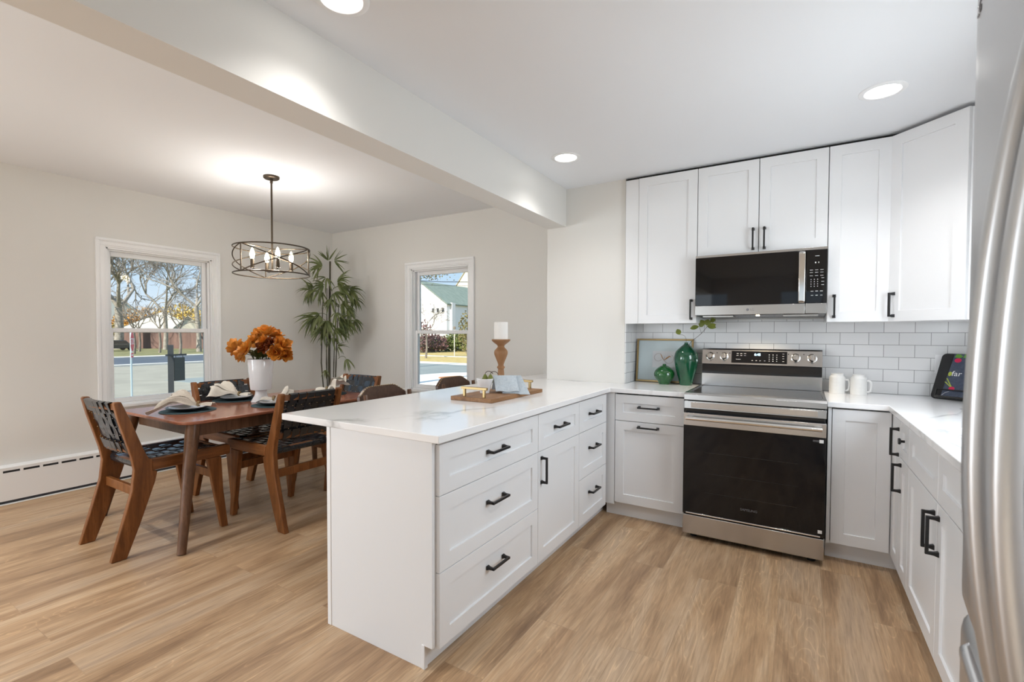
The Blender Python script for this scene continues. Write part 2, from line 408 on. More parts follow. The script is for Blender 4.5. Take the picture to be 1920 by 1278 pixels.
def window(name, D, a0, a1, z0, z1, zm, label, cw=.075):
    """double-hung window; D(a, d, z) maps along-wall, outward depth and height to the world"""
    w = bpy.data.objects.new(name, None); C.objects.link(w); w['kind'] = 'structure'; w['label'] = label
    def bx(mb, p0, p1, q0, q1, d0, d1):
        A, B = D(p0, d0, q0), D(p1, d1, q1); mb.box(A[0], B[0], A[1], B[1], A[2], B[2])
    mb = MB()
    for lo, hi, pr in ((.0, .022, .024), (.022, .030, .017), (.030, .062, .013), (.062, cw, .009)):   # stepped colonial casing
        o, i = cw-lo, cw-hi
        bx(mb, a0-o, a0-i, z0-.03, z1+i, -pr, .001); bx(mb, a1+i, a1+o, z0-.03, z1+i, -pr, .001); bx(mb, a0-o, a1+o, z1+i, z1+o, -pr, .001)
    mb.build('casing', m_trim, w, .002)
    mb = MB(); j = .014
    bx(mb, a0, a0+j, z0, z1, 0, .13); bx(mb, a1-j, a1, z0, z1, 0, .13); bx(mb, a0, a1, z1-j, z1, 0, .13); bx(mb, a0, a1, z0, z0+j, 0, .16)
    for s in (a0+j, a1-j-.012): bx(mb, s, s+.012, z0, z1, .028, .040)
    bx(mb, a0+j, a1-j, z1-j-.012, z1-j, .028, .040)
    mb.build('jamb', m_trim, w, .001)
    mb = MB(); bx(mb, a0-cw-.012, a1+cw+.012, z0-.022, z0+.004, -.055, .03); mb.build('stool', m_trim, w, .004)
    mb = MB(); bx(mb, a0-cw+.005, a1+cw-.005, z0-.105, z0-.022, -.016, .001); bx(mb, a0-cw+.005, a1+cw-.005, z0-.105, z0-.088, -.022, .001); mb.build('apron', m_trim, w, .002)
    for nm, b0, b1, d, st in (('upper_sash', zm-.012, z1-j, .076, .042), ('lower_sash', z0+j, zm+.028, .042, .042)):
        p0, p1 = a0+j+.002, a1-j-.002; mb = MB()
        bx(mb, p0, p0+st, b0, b1, d, d+.03); bx(mb, p1-st, p1, b0, b1, d, d+.03)
        bt = .040 if nm == 'upper_sash' else .040
        bx(mb, p0+st, p1-st, b0, b0+bt, d, d+.03); bx(mb, p0+st, p1-st, b1-(.052 if nm == 'upper_sash' else .038), b1, d, d+.03)
        s = mb.build(nm, m_trim, w, .003)
        g = MB(); bx(g, p0+st-.004, p1-st+.004, b0+.03, b1-.03, d+.013, d+.017); g.build('pane', m_glass, s, smooth=0)
    return w
window('window_1', lambda a, d, z: (XL-d, a, z), -2.165, -1.295, .66, 2.035, 1.308, 'double-hung window with wide casing in the left wall')
window('window_2', lambda a, d, z: (a, YD+d, z), -3.155, -2.345, .66, 2.020, 1.302, 'double-hung window in the dining back wall')

window('window_3', lambda a, d, z: (XR+d, a, z), -2.12, -1.12, 1.07, 2.02, 1.53, 'double-hung window over the sink in the right wall')

# baseboard heater along the left wall
hz = thing('baseboard_heater', 'long white baseboard heater with dark slots under the window', 'heater', (XL+.035, -3.4, 0))
us, ups = [-7.9], []
y = -7.83
while y < -.2: us += [y, y+.093]; y += .111
us.append(-.10)
MB().cells(us, [.03, .240, .257, .272], lambda i, j: not (j == 1 and i % 2 == 1), 'x', XL+.058, XL+.066).build('cover', m_trim, hz, 0)
MB().prism([(XL+.002, .272), (XL+.066, .272), (XL+.066, .279), (XL+.040, .290), (XL+.002, .292)], 'y', -7.9, -.10).build('top_cap', m_trim, hz, .001)
MB().box(XL+.002, XL+.050, -7.88, -.12, .06, .268).build('heating_fins', mat('heater_interior', (.045, .045, .05), .6), hz)
MB().box(XL+.004, XL+.052, -7.9, -.10, 0, .030).build('base_strip', mat('heater_base', (.05, .055, .065), .6), hz)
struct('baseboard_left', MB().box(XL, XL+.072, -8.0, -.10, 0, .008), m_trim, bevel=.002)
struct('baseboard_back', MB().box(XL, -1.19, YD-.016, YD, 0, .12), m_trim, bevel=.003)

# ------------------------------------------------------------------ cabinetry
def shaker(name, parent, o, u, n, w, h, rail=.062, t=.019, rec=.0085):
    """recessed-panel front; o lower-left corner on the carcass face, u along the width, n outward"""
    o, u, n, z = Vector(o), Vector(u).normalized(), Vector(n).normalized(), Vector((0, 0, 1)); mb = MB()
    def ring(i, d): return [mb.b.verts.new(o+u*a+z*b_+n*d) for a, b_ in ((i, i), (w-i, i), (w-i, h-i), (i, h-i))]
    rs = [ring(0, 0), ring(0, t-.0012), ring(.0012, t), ring(rail, t), ring(rail+.0014, t-rec)]
    mb.face(rs[0][::-1])
    for A, B in zip(rs, rs[1:]):
        for i in range(4): mb.face([A[i], A[(i+1) % 4], B[(i+1) % 4], B[i]])
    mb.face(rs[-1])
    return mb.build(name, m_cab, parent, smooth=0)
def pull(parent, c, along, n, L=.128, st=.033):
    """black bar pull on two flared posts; c on the door face"""
    c, a, n = Vector(c), Vector(along).normalized(), Vector(n).normalized(); s = a.cross(n); mb = MB()
    def sq(p, wa, ws): return [p+a*i*wa+s*k*ws for i, k in ((-1, -1), (1, -1), (1, 1), (-1, 1))]
    def loft(sections):
        V = [[mb.b.verts.new(p) for p in q] for q in sections]; mb.face(V[0][::-1]); mb.face(V[-1])
        for A, B in zip(V, V[1:]):
            for i in range(4): mb.face([A[i], A[(i+1) % 4], B[(i+1) % 4], B[i]])
    for e in (-1, 1):
        p = c+a*e*L/2
        loft([sq(p+n*d, w, w) for d, w in ((0, .0095), (.004, .0088), (.014, .0062), (st-.006, .0055), (st+.003, .0055))])
    h = .0052
    loft([[c+a*x+n*(st+i*h)+s*k*h for i, k in ((-1, -1), (1, -1), (1, 1), (-1, 1))] for x in (-L/2-.0055, L/2+.0055)])
    return mb.build('handle', m_black, parent, .0014)
XF, X_, Y_ = Vector((1, 0, 0)), Vector((-1, 0, 0)), Vector((0, -1, 0)); YP = Vector((0, 1, 0))
G = .0019
def cabinet(name, label, body, base, group=None, cat='cabinet'):
    t_ = thing(name, label, cat, base, group)
    mb = MB(); [mb.box(*b_) for b_ in body]; mb.build('carcass', m_cab, t_, .0008)
    return t_
# peninsula: three base units facing the kitchen (+x)
PX = -.551                                                       # carcass face, fronts reach -.532
pen = [(-2.497, -1.692, 'white peninsula cabinet of three wide drawers beside the end panel'),
       (-1.692, -1.146, 'white peninsula cabinet with one drawer above one door'),
       (-1.146, -.660, 'white narrow three-drawer peninsula cabinet by the inside corner')]
for k, (ya, yb, lab) in enumerate(pen):
    c_ = cabinet('base_cabinet', lab, [(-1.128, PX, ya+.0005, yb-.0005, .092, .882)], (-.84, (ya+yb)/2, 0), 'base cabinets under the counters')
    MB().box(-1.128, -.598, ya, yb if k < 2 else -.535, 0, .092).build('toe_kick', m_cab, c_)
    MB().box(PX-.004, PX+.0004, ya+.004, yb-.004, .10, .878).build('shadow_gap', m_gapdark, c_)
    ym = (ya+yb)/2
    if k != 1:
        for z0, z1, zh in ((.677, .872, .776), (.381, .674, .553), (.087, .378, .262)):
            d_ = shaker('drawer', c_, (PX, ya+G, z0), YP, XF, yb-ya-2*G, z1-z0); pull(d_, (PX+.019-(.0065 if z1-z0 > .25 else .0065), ym, zh), YP, XF)
    else:
        d_ = shaker('drawer', c_, (PX, ya+G, .677), YP, XF, yb-ya-2*G, .195); pull(d_, (PX+.0125, ym, .776), YP, XF)
        d_ = shaker('door', c_, (PX, ya+G, .087), YP, XF, yb-ya-2*G, .587); pull(d_, (PX+.019, ya+.034, .575), (0, 0, 1), XF)
e_ = thing('end_panel', 'tall plain white end panel closing the peninsula toward the camera', 'panel', (-.85, -2.507, 0))
MB().prism([(-1.151, 0), (-.600, 0), (-.600, .092), (PX, .092), (PX, .883), (-1.151, .883)], 'y', -2.516, -2.4985).build('face_panel', m_cab, e_, .001)
MB().box(-.604, -.588, -2.5185, -2.4985, 0, .096).build('toe_kick_cap', m_cab, e_, .002)
MB().box(-1.153, -1.129, -2.519, -2.4985, 0, .883).build('edge_strip', m_trim, e_, .002)
bp = tag(MB().box(-1.151, -1.1285, -2.498, -.299, 0, .883).build('back_panel', m_cab, None, .001), 'white back panel of the peninsula on the stool side', 'panel')
# run on the range wall, left of the range
YF = -.611
c_ = cabinet('base_cabinet', 'white drawer-over-door cabinet between the peninsula and the range', [(-.480, -.004, YF, -.30, .102, .882)], (-.24, -.45, 0), 'base cabinets under the counters')
MB().box(-.555, -.006, -.575, -.32, 0, .102).build('toe_kick', m_cab, c_)
MB().box(-.550, -.482, -.628, -.55, .088, .882).build('corner_filler', m_cab, c_, .001)
MB().box(-.474, -.010, YF-.0004, YF+.004, .115, .878).build('shadow_gap', m_gapdark, c_)
d_ = shaker('drawer', c_, (-.478, YF, .690), XF, Y_, .464, .182, .058); pull(d_, (-.246, YF-.012, .790), XF, Y_)
d_ = shaker('door', c_, (-.478, YF, .108), XF, Y_, .464, .578); pull(d_, (-.246, YF-.019, .655), XF, Y_)
# corner unit right of the range and the sink run on the right wall (facing -x)
XS = 1.077
c_ = cabinet('corner_cabinet', 'white corner base cabinet right of the range with a folding door', [(.768, XS+.006, YF, -.02, .102, .882), (XS+.006, XR-.01, -.862, -.02, .102, .882)], (1.2, -.4, 0), 'base cabinets under the counters')
MB().box(.768, XS+.06, -.555, -.30, 0, .102).box(XS+.05, XS+.10, -.862, -.53, 0, .102).build('toe_kick', m_cab, c_)
MB().box(.775, 1.05, YF-.0004, YF+.004, .115, .878).build('shadow_gap', m_gapdark, c_)
MB().box(.769, .786, YF-.019, YF, .102, .882).build('filler_strip', m_cab, c_)
d_ = shaker('door', c_, (.789, YF, .108), XF, Y_, .265, .766)
d_ = shaker('door', c_, (XS, -.634, .108), Y_, X_, .226, .766); pull(d_, (XS-.019, -.825, .755), (0, 0, 1), X_)
c_ = cabinet('base_cabinet', 'white slim base cabinet with a round knob, between corner unit and sink cabinet', [(XS, XR-.01, -1.083, -.864, .102, .882)], (1.37, -.97, 0), 'base cabinets under the counters')
MB().box(XS+.05, XS+.10, -1.083, -.864, 0, .102).build('toe_kick', m_cab, c_)
d_ = shaker('drawer', c_, (XS, -.866, .690), Y_, X_, .215, .182, .05)
MB().tube([(XS-.019, -.975, .785), (XS-.034, -.975, .785)], .006, 12).tube([(XS-.034, -.975, .785), (XS-.038, -.975, .785), (XS-.044, -.975, .785)], [.012, .016, .014], 16).build('knob', m_black, d_)
d_ = shaker('door', c_, (XS, -.866, .108), Y_, X_, .215, .578); pull(d_, (XS-.019, -.900, .590), (0, 0, 1), X_)
c_ = cabinet('sink_cabinet', 'white sink base with two false fronts and two doors beside the refrigerator', [(XS, XR-.01, -2.150, -1.087, .102, .66), (XS, XS+.02, -2.150, -1.087, .66, .882)], (1.37, -1.62, 0), 'base cabinets under the counters')
MB().box(XS+.05, XS+.10, -2.15, -1.087, 0, .102).build('toe_kick', m_cab, c_)
for y0 in (-1.089, -1.620):
    shaker('false_front', c_, (XS, y0, .690), Y_, X_, .527, .182)
    d_ = shaker('door', c_, (XS, y0, .108), Y_, X_, .527, .578); pull(d_, (XS-.019, -1.582 if y0 > -1.5 else -1.652, .575), (0, 0, 1), X_)
c_ = thing('dishwasher', 'white-fronted dishwasher hidden between sink cabinet and refrigerator', 'dishwasher', (1.37, -2.46, 0))
MB().box(XS+.005, XR-.02, -2.752, -2.153, .10, .878).build('tub', m_bplast, c_); MB().box(XS-.02, XS+.005, -2.750, -2.155, .11, .876).build('door', m_cab, c_, .003)
MB().box(XS+.05, XS+.10, -2.75, -2.155, 0, .10).build('toe_kick', m_bplast, c_)
# upper cabinets
ZU0, ZU1, YU = 1.372, 2.447, -.310
def upper(label, x0, x1, z0, doors, base_z):
    c_ = cabinet('upper_cabinet', label, [(x0, x1, YU, -.009, z0+.001, ZU1)], ((x0+x1)/2, -.16, z0), 'upper cabinets')
    MB().box(x0+.004, x1-.004, YU-.0004, YU+.004, z0+.008, ZU1-.006).build('shadow_gap', m_gapdark, c_)
    for a, b_, hx, hz_ in doors:
        d_ = shaker('door', c_, (a, YU, z0), XF, Y_, b_-a, ZU1-z0); pull(d_, (hx, YU-.019, hz_), (0, 0, 1), Y_)
    return c_
c_ = upper('tall white upper cabinet with one door, left of the microwave', -.412, .002, ZU0, [(-.410, .000, -.034, 1.468)], ZU0)
MB().box(-.512, -.4125, YU-.014, YU+.03, ZU0, ZU1).build('filler_strip', m_cab, c_, .001)
upper('short white two-door upper cabinet above the microwave', .0035, .7615, 1.834, [(.0045, .3805, .350, 1.925), (.3845, .7605, .416, 1.925)], 1.834)
upper('narrow white upper cabinet with one door, right of the microwave', .763, 1.071, ZU0, [(.765, 1.069, .801, 1.468)], ZU0)
c_ = thing('upper_cabinet', 'white diagonal corner upper cabinet with one large door', 'cabinet', (1.4, -.3, ZU0), 'upper cabinets')
A, B = Vector((1.073, -.310, 0)), Vector((1.352, -.589, 0))
MB().prism([(1.0725, -.009), (1.0725, -.310), (1.352, -.5885), (XR-.003, -.5885), (XR-.003, -.009)], 'z', ZU0+.001, ZU1).build('carcass', m_cab, c_, .0008)
u = (B-A).normalized(); n = Vector((u.y, -u.x, 0))
d_ = shaker('door', c_, A+Vector((0, 0, ZU0))+u*.003, u, n, (B-A).length-.006, ZU1-ZU0); pull(d_, A+Vector((0, 0, 1.468))+u*.036+n*.019, (0, 0, 1), n)
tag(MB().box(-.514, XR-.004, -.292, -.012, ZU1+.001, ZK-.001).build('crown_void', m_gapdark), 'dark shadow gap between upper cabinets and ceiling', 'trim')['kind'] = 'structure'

# countertops
ct = MB().prism([(-1.470, -2.524), (-.512, -2.524), (-.512, -.648), (-.0015, -.648), (-.0015, -.0085), (-.5135, -.0085), (-.5135, -.298), (-1.186, -.298), (-1.186, YD-.001), (-1.470, YD-.001)], 'z', .884, .914)
tag(ct.build('countertop', m_quartz, None, .0025), 'white veined quartz countertop of the peninsula, left of the range', 'countertop', 'quartz countertops')
hx = [1.038, 1.14, 1.53, XR-.001]; hy = [-2.755, -1.98, -1.27, -.648, -.0085]
ct = MB().cells([.7635]+hx, hy, lambda i, j: (i > 0 or j == 3) and not (i == 2 and j == 1), 'z', .884, .914)
tag(ct.build('countertop', m_quartz, None, .0025), 'white veined quartz countertop right of the range, around the sink', 'countertop', 'quartz countertops')
sk = MB()
sk.box(1.13, 1.54, -1.99, -1.26, .70, .715); sk.box(1.13, 1.142, -1.99, -1.26, .715, .8835); sk.box(1.528, 1.54, -1.99, -1.26, .715, .8835); sk.box(1.142, 1.528, -1.99, -1.978, .715, .8835); sk.box(1.142, 1.528, -1.272, -1.26, .715, .8835)
tag(sk.build('sink', m_ceramic, None, .003), 'white undermount sink set in the right countertop', 'sink')

# ------------------------------------------------------------------ range
rg = thing('range', 'stainless electric range with black glass oven door between the counters', 'stove', (.381, -.36, 0))
x0, x1 = .004, .758
MB().box(x0+.003, x1-.003, -.69, -.03, .045, .895).build('body', m_bplast, rg, .002)
MB().box(x0+.012, x1-.012, -.628, -.105, .893, .9165).build('cooktop', m_cook, rg, .001)
MB().prism([(-.632, .893), (-.632, .920), (-.640, .925), (-.700, .923), (-.714, .912), (-.716, .880), (-.69, .876)], 'x', x0-.002, x1+.002).build('front_trim', m_steel, rg, .001)
for a_, b_ in ((x0-.002, x0+.0125), (x1-.0125, x1+.002)): MB().box(a_, b_, -.640, -.06, .900, .9225).build('side_trim', m_steel, rg, .001)
mb = MB(); mb.prism([(-.700, .872), (-.716, .872), (-.719, .826), (-.70, .820)], 'x', x0, x1)
fp = mb.build('front_panel', m_steel, rg, .001)
MB().box(x0+.04, x1-.04, -.7215, -.7185, .832, .866).build('raised_strip', m_steel, fp, .0012)
# oven door
dy = -.735
od = MB().box(x0, x1, dy, -.692, .160, .800).build('oven_door', m_bplast, rg, .002)
MB().box(x0, x1, dy-.004, dy+.002, .722, .800).build('door_band', m_steel, od, .0015)
MB().box(x0+.001, x1-.001, dy-.003, dy+.002, .176, .7215).build('door_glass', m_bglass, od, .001)
MB().box(x0+.02, x1-.02, dy-.007, dy, .1635, .172).build('door_bottom_strip', m_chrome, od, .002)
MB().tube([(x0+.02, dy-.040, .772), (x1-.02, dy-.040, .772)], .012, 18).box(x0+.03, x0+.055, dy-.04, dy, .764, .780).box(x1-.055, x1-.03, dy-.04, dy, .764, .780).build('handle', m_chrome, od, .001)
mb = MB()
for z in (.31, .43, .56):                                      # rack edges faintly seen behind the glass
    mb.box(x0+.13, x1-.13, dy-.0034, dy-.0029, z, z+.0025)
mb.build('rack_line', mat('rack_shade', (.018, .018, .018), .25), od, smooth=0)
text('SAMSUNG', .020, m_grey_text, 'lettering', facing((.381, dy-.0034, .245), (1, 0, 0), (0, 0, 1)), od, .0003)
for z in (.692, .186): MB().box(x1-.032, x1-.012, dy-.0042, dy-.003, z, z+.018).build('sticker', m_white_text, od, smooth=0)
MB().box(x1-.062, x1-.034, dy-.0042, dy-.003, .703, .7055).box(x1-.062, x1-.034, dy-.0042, dy-.003, .697, .699).build('sticker_print', m_grey_text, od, smooth=0)
MB().box(x0, x1, dy-.001, -.692, .034, .155).build('drawer', m_steel, rg, .004)
for x in (.06, .70):
    for y in (-.66, -.10): MB().lathe([(.022, 0), (.022, .03), (.012, .034), (.012, .05)], (x, y, 0), 14).build('foot', m_bplast, rg)
# backguard
MB().prism([(-.104, .917), (-.104, 1.008), (-.092, 1.012), (-.092, 1.075), (-.108, 1.078), (-.086, 1.180), (-.074, 1.190), (-.012, 1.190), (-.012, .917)], 'x', x0+.002, x1-.002).build('backguard', m_steel, rg, .001)
MB().prism([(-.0935, 1.0105), (-.1085, 1.0105), (-.1085, 1.020), (-.0945, 1.074), (-.0935, 1.074)], 'x', x0+.004, x1-.004).build('vent_slot', m_bplast, rg)
def pan(x, z): return Vector((x, -.108+(z-1.078)*.2157, z))
pn, pu = Vector((0, -1, .2157)).normalized(), Vector((0, .2157, 1)).normalized()
mb = MB(); V = [mb.b.verts.new(pan(x, z)+pn*d) for d in (-.002, .0022) for x, z in ((.205, 1.090), (.553, 1.090), (.553, 1.174), (.205, 1.174))]
for f in ((0, 3, 2, 1), (4, 5, 6, 7), (0, 1, 5, 4), (1, 2, 6, 5), (2, 3, 7, 6), (3, 0, 4, 7)): mb.face([V[i] for i in f])
dp = mb.build('display', m_bglass, rg, .001)
text('6:45', .024, m_led, 'clock_digits', facing(pan(.372, 1.150)+pn*.0024, (1, 0, 0), pu), dp, .0003)
mb = MB()
def dash(x, z, w, h=.0022):
    p = pan(x, z)+pn*.0026; vs = [mb.b.verts.new(p+Vector((a*w, 0, 0))+pu*b_*h) for a, b_ in ((-.5, -.5), (.5, -.5), (.5, .5), (-.5, .5))]; mb.face(vs)
for x in (.245, .268, .292):
    for z in (1.156, 1.142): dash(x, z, .013)
dash(.25, 1.115, .03)
for x in (.34, .365, .39, .418): dash(x, 1.108, .009)
for x in (.445, .468, .491):
    for z in (1.150, 1.135, 1.121, 1.107): dash(x, z, .005, .004)
for z in (1.158, 1.142, 1.126, 1.107): dash(.53, z, .011)
mb.build('display_legend', m_white_text, dp, smooth=0)
for x in (.062, .156, .603, .698):
    k_ = MB(); p = pan(x, 1.133)
    k_.tube([p, p+pn*.006, p+pn*.008], [.029, .029, .026], 28); k_.tube([p+pn*.008, p+pn*.024, p+pn*.027], [.024, .021, .018], 24)
    ko = k_.build('knob', m_chrome, rg)
    g_ = MB(); a = p+pn*.026
    V = [g_.b.verts.new(a+Vector((i*.0055, 0, 0))+pu*j*.019+pn*k2*.007) for k2 in (0, 1) for i, j in ((-1, -1), (1, -1), (1, 1), (-1, 1))]
    for f in ((0, 3, 2, 1), (4, 5, 6, 7), (0, 1, 5, 4), (1, 2, 6, 5), (2, 3, 7, 6), (3, 0, 4, 7)): g_.face([V[i] for i in f])
    g_.build('knob_grip', m_steel, ko, .001)
    MB().box(p.x-.006, p.x+.006, p.y-.034, p.y-.026, p.z-.0235, p.z-.0125).build('knob_mark', m_bplast, ko)
for x in (.108, .206-.012, .56, .65): MB().tube([pan(x, 1.158), pan(x, 1.158)+pn*.002], .0035, 10).build('indicator', m_bplast, rg)

# ------------------------------------------------------------------ microwave
mw = thing('microwave', 'stainless over-the-range microwave with black glass door under short cabinet', 'microwave', (.38, -.2, 1.40))
MB().prism([(-.37, 1.422), (-.37, 1.826), (-.012, 1.826), (-.012, 1.408)], 'x', .006, .759).build('body', m_bplast, mw, .001)
MB().box(.005, .760, -.398, -.37, 1.814, 1.829).build('top_grille', m_steel, mw, .001)
dr = MB().box(.005, .6485, -.400, -.37, 1.4865, 1.813).build('door', m_bglass, mw, .002)
MB().box(.005, .6485, -.402, -.37, 1.424, 1.486).build('door_band', m_steel, dr, .0015)
MB().prism([(-.400, 1.4875), (-.424, 1.500), (-.428, 1.65), (-.424, 1.798), (-.400, 1.811)], 'x', .612, .647).build('handle', m_chrome, dr, .003)
mb = MB().tube([(.330, -.4022, 1.455), (.330, -.4032, 1.455)], .0085, 20)
mb.build('logo_disc', m_grey_text, dr)
text('LG', .019, m_grey_text, 'logo_letters', facing((.357, -.4024, 1.455), (1, 0, 0), (0, 0, 1)), dr, .0003)
cp = MB().box(.6515, .760, -.400, -.37, 1.4865, 1.813).build('control_panel', m_bglass, mw, .002)
MB().box(.6515, .760, -.402, -.37, 1.424, 1.486).build('panel_band', m_steel, cp, .0015)
mb = MB()
def kd(x, z, w, h): mb.box(x-w/2, x+w/2, -.4006, -.4002, z-h/2, z+h/2)
for x in (.679, .706, .733):
    for z in (1.690, 1.675, 1.655): kd(x, z, .016, .0022)
for x in (.678, .695, .712):
    for z in (1.632, 1.618, 1.604, 1.590): kd(x, z, .003, .005)
for z in (1.640, 1.618, 1.598): kd(.738, z, .014, .0025)
for x in (.684, .708, .732): kd(x, 1.560, .014, .0025); kd(x, 1.535, .012, .0025)
kd(.708, 1.775, .022, .0025); kd(.70, 1.735, .006, .008); kd(.716, 1.735, .003, .008)
mb.build('keypad', m_white_text, cp, smooth=0)
for a_ in (.05, .53): MB().box(a_, a_+.19, -.36, -.22, 1.412, 1.420).build('grease_filter', m_steel, mw)
MB().lathe([(.0, -.004), (.011, -.002), (.012, .006)], (.385, -.330, 1.4185), 16, False).build('cooktop_lamp', m_hood, mw)
light('microwave_lamp', 'SPOT', (.385, -.330, 1.400), 7, (1, .80, .55), (0, .12, -1), spot_size=R(120), spot_blend=.6, shadow_soft_size=.018)

# ------------------------------------------------------------------ refrigerator (faces -x)
fr_ = thing('refrigerator', 'tall stainless french-door refrigerator with bowed bar handles beside the sink run', 'refrigerator', (1.25, -3.235, 0))
fy0, fy1 = -3.690, -2.782; ym = (fy0+fy1)/2
MB().box(.93, XR-.02, fy0+.006, fy1-.006, .02, 1.885).build('body', mat('fridge_side', (.20, .20, .205), .4, .6), fr_, .004)
def bowed(y0, y1, z0, z1, name):
    def fn(s_, t_):
        y = y0+(y1-y0)*s_; z = z0+(z1-z0)*t_
        q = (y-ym)/((fy1-fy0)/2)
        x = .837+.030*q*q
        for e_, w_ in ((min(s_, 1-s_)*(y1-y0), .022), (min(t_, 1-t_)*(z1-z0), .03)):
            if e_ < w_: x += .022*(1-math.sqrt(max(0, 1-(1-e_/w_)**2)))
        return Vector((x, y, z))
    us = [0, .006, .015, .03, .05]+[.05+.9*i/14 for i in range(1, 14)]+[.95, .97, .985, .994, 1]
    vs = [0, .004, .01, .02, .04]+[.04+.92*i/18 for i in range(1, 18)]+[.96, .98, .99, .996, 1]
    mb = MB(); V = [[mb.b.verts.new(fn(a, b_)) for b_ in vs] for a in us]; Bk = [[mb.b.verts.new((.928, fn(a, b_).y, fn(a, b_).z)) for b_ in vs] for a in us]
    for i in range(len(us)-1):
        for j in range(len(vs)-1): mb.face([V[i][j], V[i+1][j], V[i+1][j+1], V[i][j+1]])
    for i in range(len(us)-1):
        for j in (0, len(vs)-1): mb.face([V[i][j], V[i+1][j], Bk[i+1][j], Bk[i][j]])
    for j in range(len(vs)-1):
        for i in (0, len(us)-1): mb.face([V[i][j], V[i][j+1], Bk[i][j+1], Bk[i][j]])
    mb.face([Bk[0][0], Bk[-1][0], Bk[-1][-1], Bk[0][-1]])
    return mb.build(name, m_fridge, fr_, smooth=50)
def bar(parent, path, nrm, side, w, d):
    """flat-oval bar swept along path"""
    mb = MB(); rings = []; K = 16
    for p in path: rings.append([mb.b.verts.new(Vector(p)+side*(w*math.copysign(abs(math.cos(a))**.6, math.cos(a)))+nrm*(d*math.copysign(abs(math.sin(a))**.6, math.sin(a)))) for a in [2*math.pi*k/K for k in range(K)]])
    for A, B in zip(rings, rings[1:]):
        for k in range(K): mb.face([A[k], A[(k+1) % K], B[(k+1) % K], B[k]])
    mb.face(rings[0]); mb.face(rings[-1]); return mb.build('handle', m_fridge, parent, smooth=50)
def hx_(z):
    if z > 1.70: return .845+.015*((z-1.70)/.06)
    if z > 1.175: return .787+.210*(z-1.175)**2
    return .787+.36*(z-1.175)**2+(.03*((.90-z)/.045)**1.6 if z < .90 else 0)
for y0, y1, hy_ in ((ym+.003, fy1, ym+.037), (fy0, ym-.003, ym-.037)):
    d_ = bowed(y0, y1, .832, 1.900, 'door')
    bar(d_, [(hx_(z), hy_, z) for z in [.858, .870, .882, .892, .90]+[.90+.80*i/22 for i in range(1, 23)]+[1.715, 1.73, 1.745, 1.76]], Vector((1, 0, 0)), Vector((0, 1, 0)), .0155, .013)
d_ = bowed(fy0, fy1, .06, .824, 'freezer_drawer')
pts = []
for i in range(25):
    q = -1+2*i/24; y = ym+q*.375
    pts.append((.834+.022*q*q+(.02*max(0, (abs(q)-.93)/.07)), y, .798))
bar(d_, pts, Vector((1, 0, 0)), Vector((0, 0, 1)), .011, .009)
text('LG', .026, m_grey_text, 'badge', facing((.8590, fy1-.055, 1.815), (-.086, -1, 0), (0, 0, 1)), fr_, .0006)
for x in (.97, 1.6):
    for y in (fy0+.06, fy1-.06): MB().lathe([(.02, 0), (.02, .022)], (x, y, 0), 12).build('foot', m_bplast, fr_)

# ------------------------------------------------------------------ recessed ceiling lights
def can(loc, label, power=22):
    c_ = thing('recessed_light', label, 'ceiling light', loc, 'recessed ceiling lights')
    x, y, z = loc
    MB().lathe([(.068, -.001), (.074, -.006), (.090, -.005), (.096, -.002), (.096, -.0002), (.068, -.0002)], loc, 40, False).build('trim_ring', m_trim, c_)
    MB().lathe([(0, -.0035), (.069, -.0035), (.069, -.0012), (0, -.0012)], loc, 32, False).build('lens', m_lens, c_)
    light('can_beam', 'SPOT', (x, y, z-.012), power, (1, .975, .95), (0, 0, -1), spot_size=R(128), spot_blend=1.0, shadow_soft_size=.065)
can((.946, -.957, ZK), 'recessed round ceiling light in front of the right upper cabinets', 30)
can((-.726, -.944, ZK), 'recessed round ceiling light close to the beam end, above the peninsula')
can((-.770, -2.740, ZK), 'recessed round ceiling light cut by the top edge of the picture')
can((.90, -2.70, ZK), 'recessed round ceiling light above the aisle by the refrigerator', 34)
can((-2.8, -3.85, ZD), 'unseen ceiling light added to brighten the dining room, nearer the camera than the table', 110)  # added out of view to lift the dining room brightness

# ------------------------------------------------------------------ things on the counters
rnd = random.Random(7)
# picture leaning on the tile
pf = thing('picture_frame', 'thin gold frame with pale blue mat leaning on the tile behind the green vases', 'picture', (-.283, -.045, .914))
fw, fh = .432, .342; lean = R(6.5); pu = Vector((0, math.sin(lean), math.cos(lean))); pnn = Vector((0, -math.cos(lean), math.sin(lean))); po = Vector((-.500, -.053, .9155))
def P3(a, b_, d=0): return po+Vector((a, 0, 0))+pu*b_+pnn*d
def slab(mb, a0, a1, b0, b1, d0, d1, f=None):
    f = f or P3
    V = [mb.b.verts.new(f(a, b_, d)) for d in (d0, d1) for a, b_ in ((a0, b0), (a1, b0), (a1, b1), (a0, b1))]
    for q in ((0, 3, 2, 1), (4, 5, 6, 7), (0, 1, 5, 4), (1, 2, 6, 5), (2, 3, 7, 6), (3, 0, 4, 7)): mb.face([V[i] for i in q])
    return mb
mb = MB(); e_ = .0135
for q in ((0, fw, 0, e_), (0, fw, fh-e_, fh), (0, e_, e_, fh-e_), (fw-e_, fw, e_, fh-e_)): slab(mb, *q, 0, .016)
mb.build('frame', m_gold, pf, .001)
slab(MB(), e_, fw-e_, e_, fh-e_, .001, .006).build('mat_board', mat('pale_mat', (.56, .64, .66), .6), pf)
slab(MB(), .125, .315, .115, .245, .0062, .0068).build('print', mat('print_paper', (.66, .67, .69), .7), pf)
mb = MB()
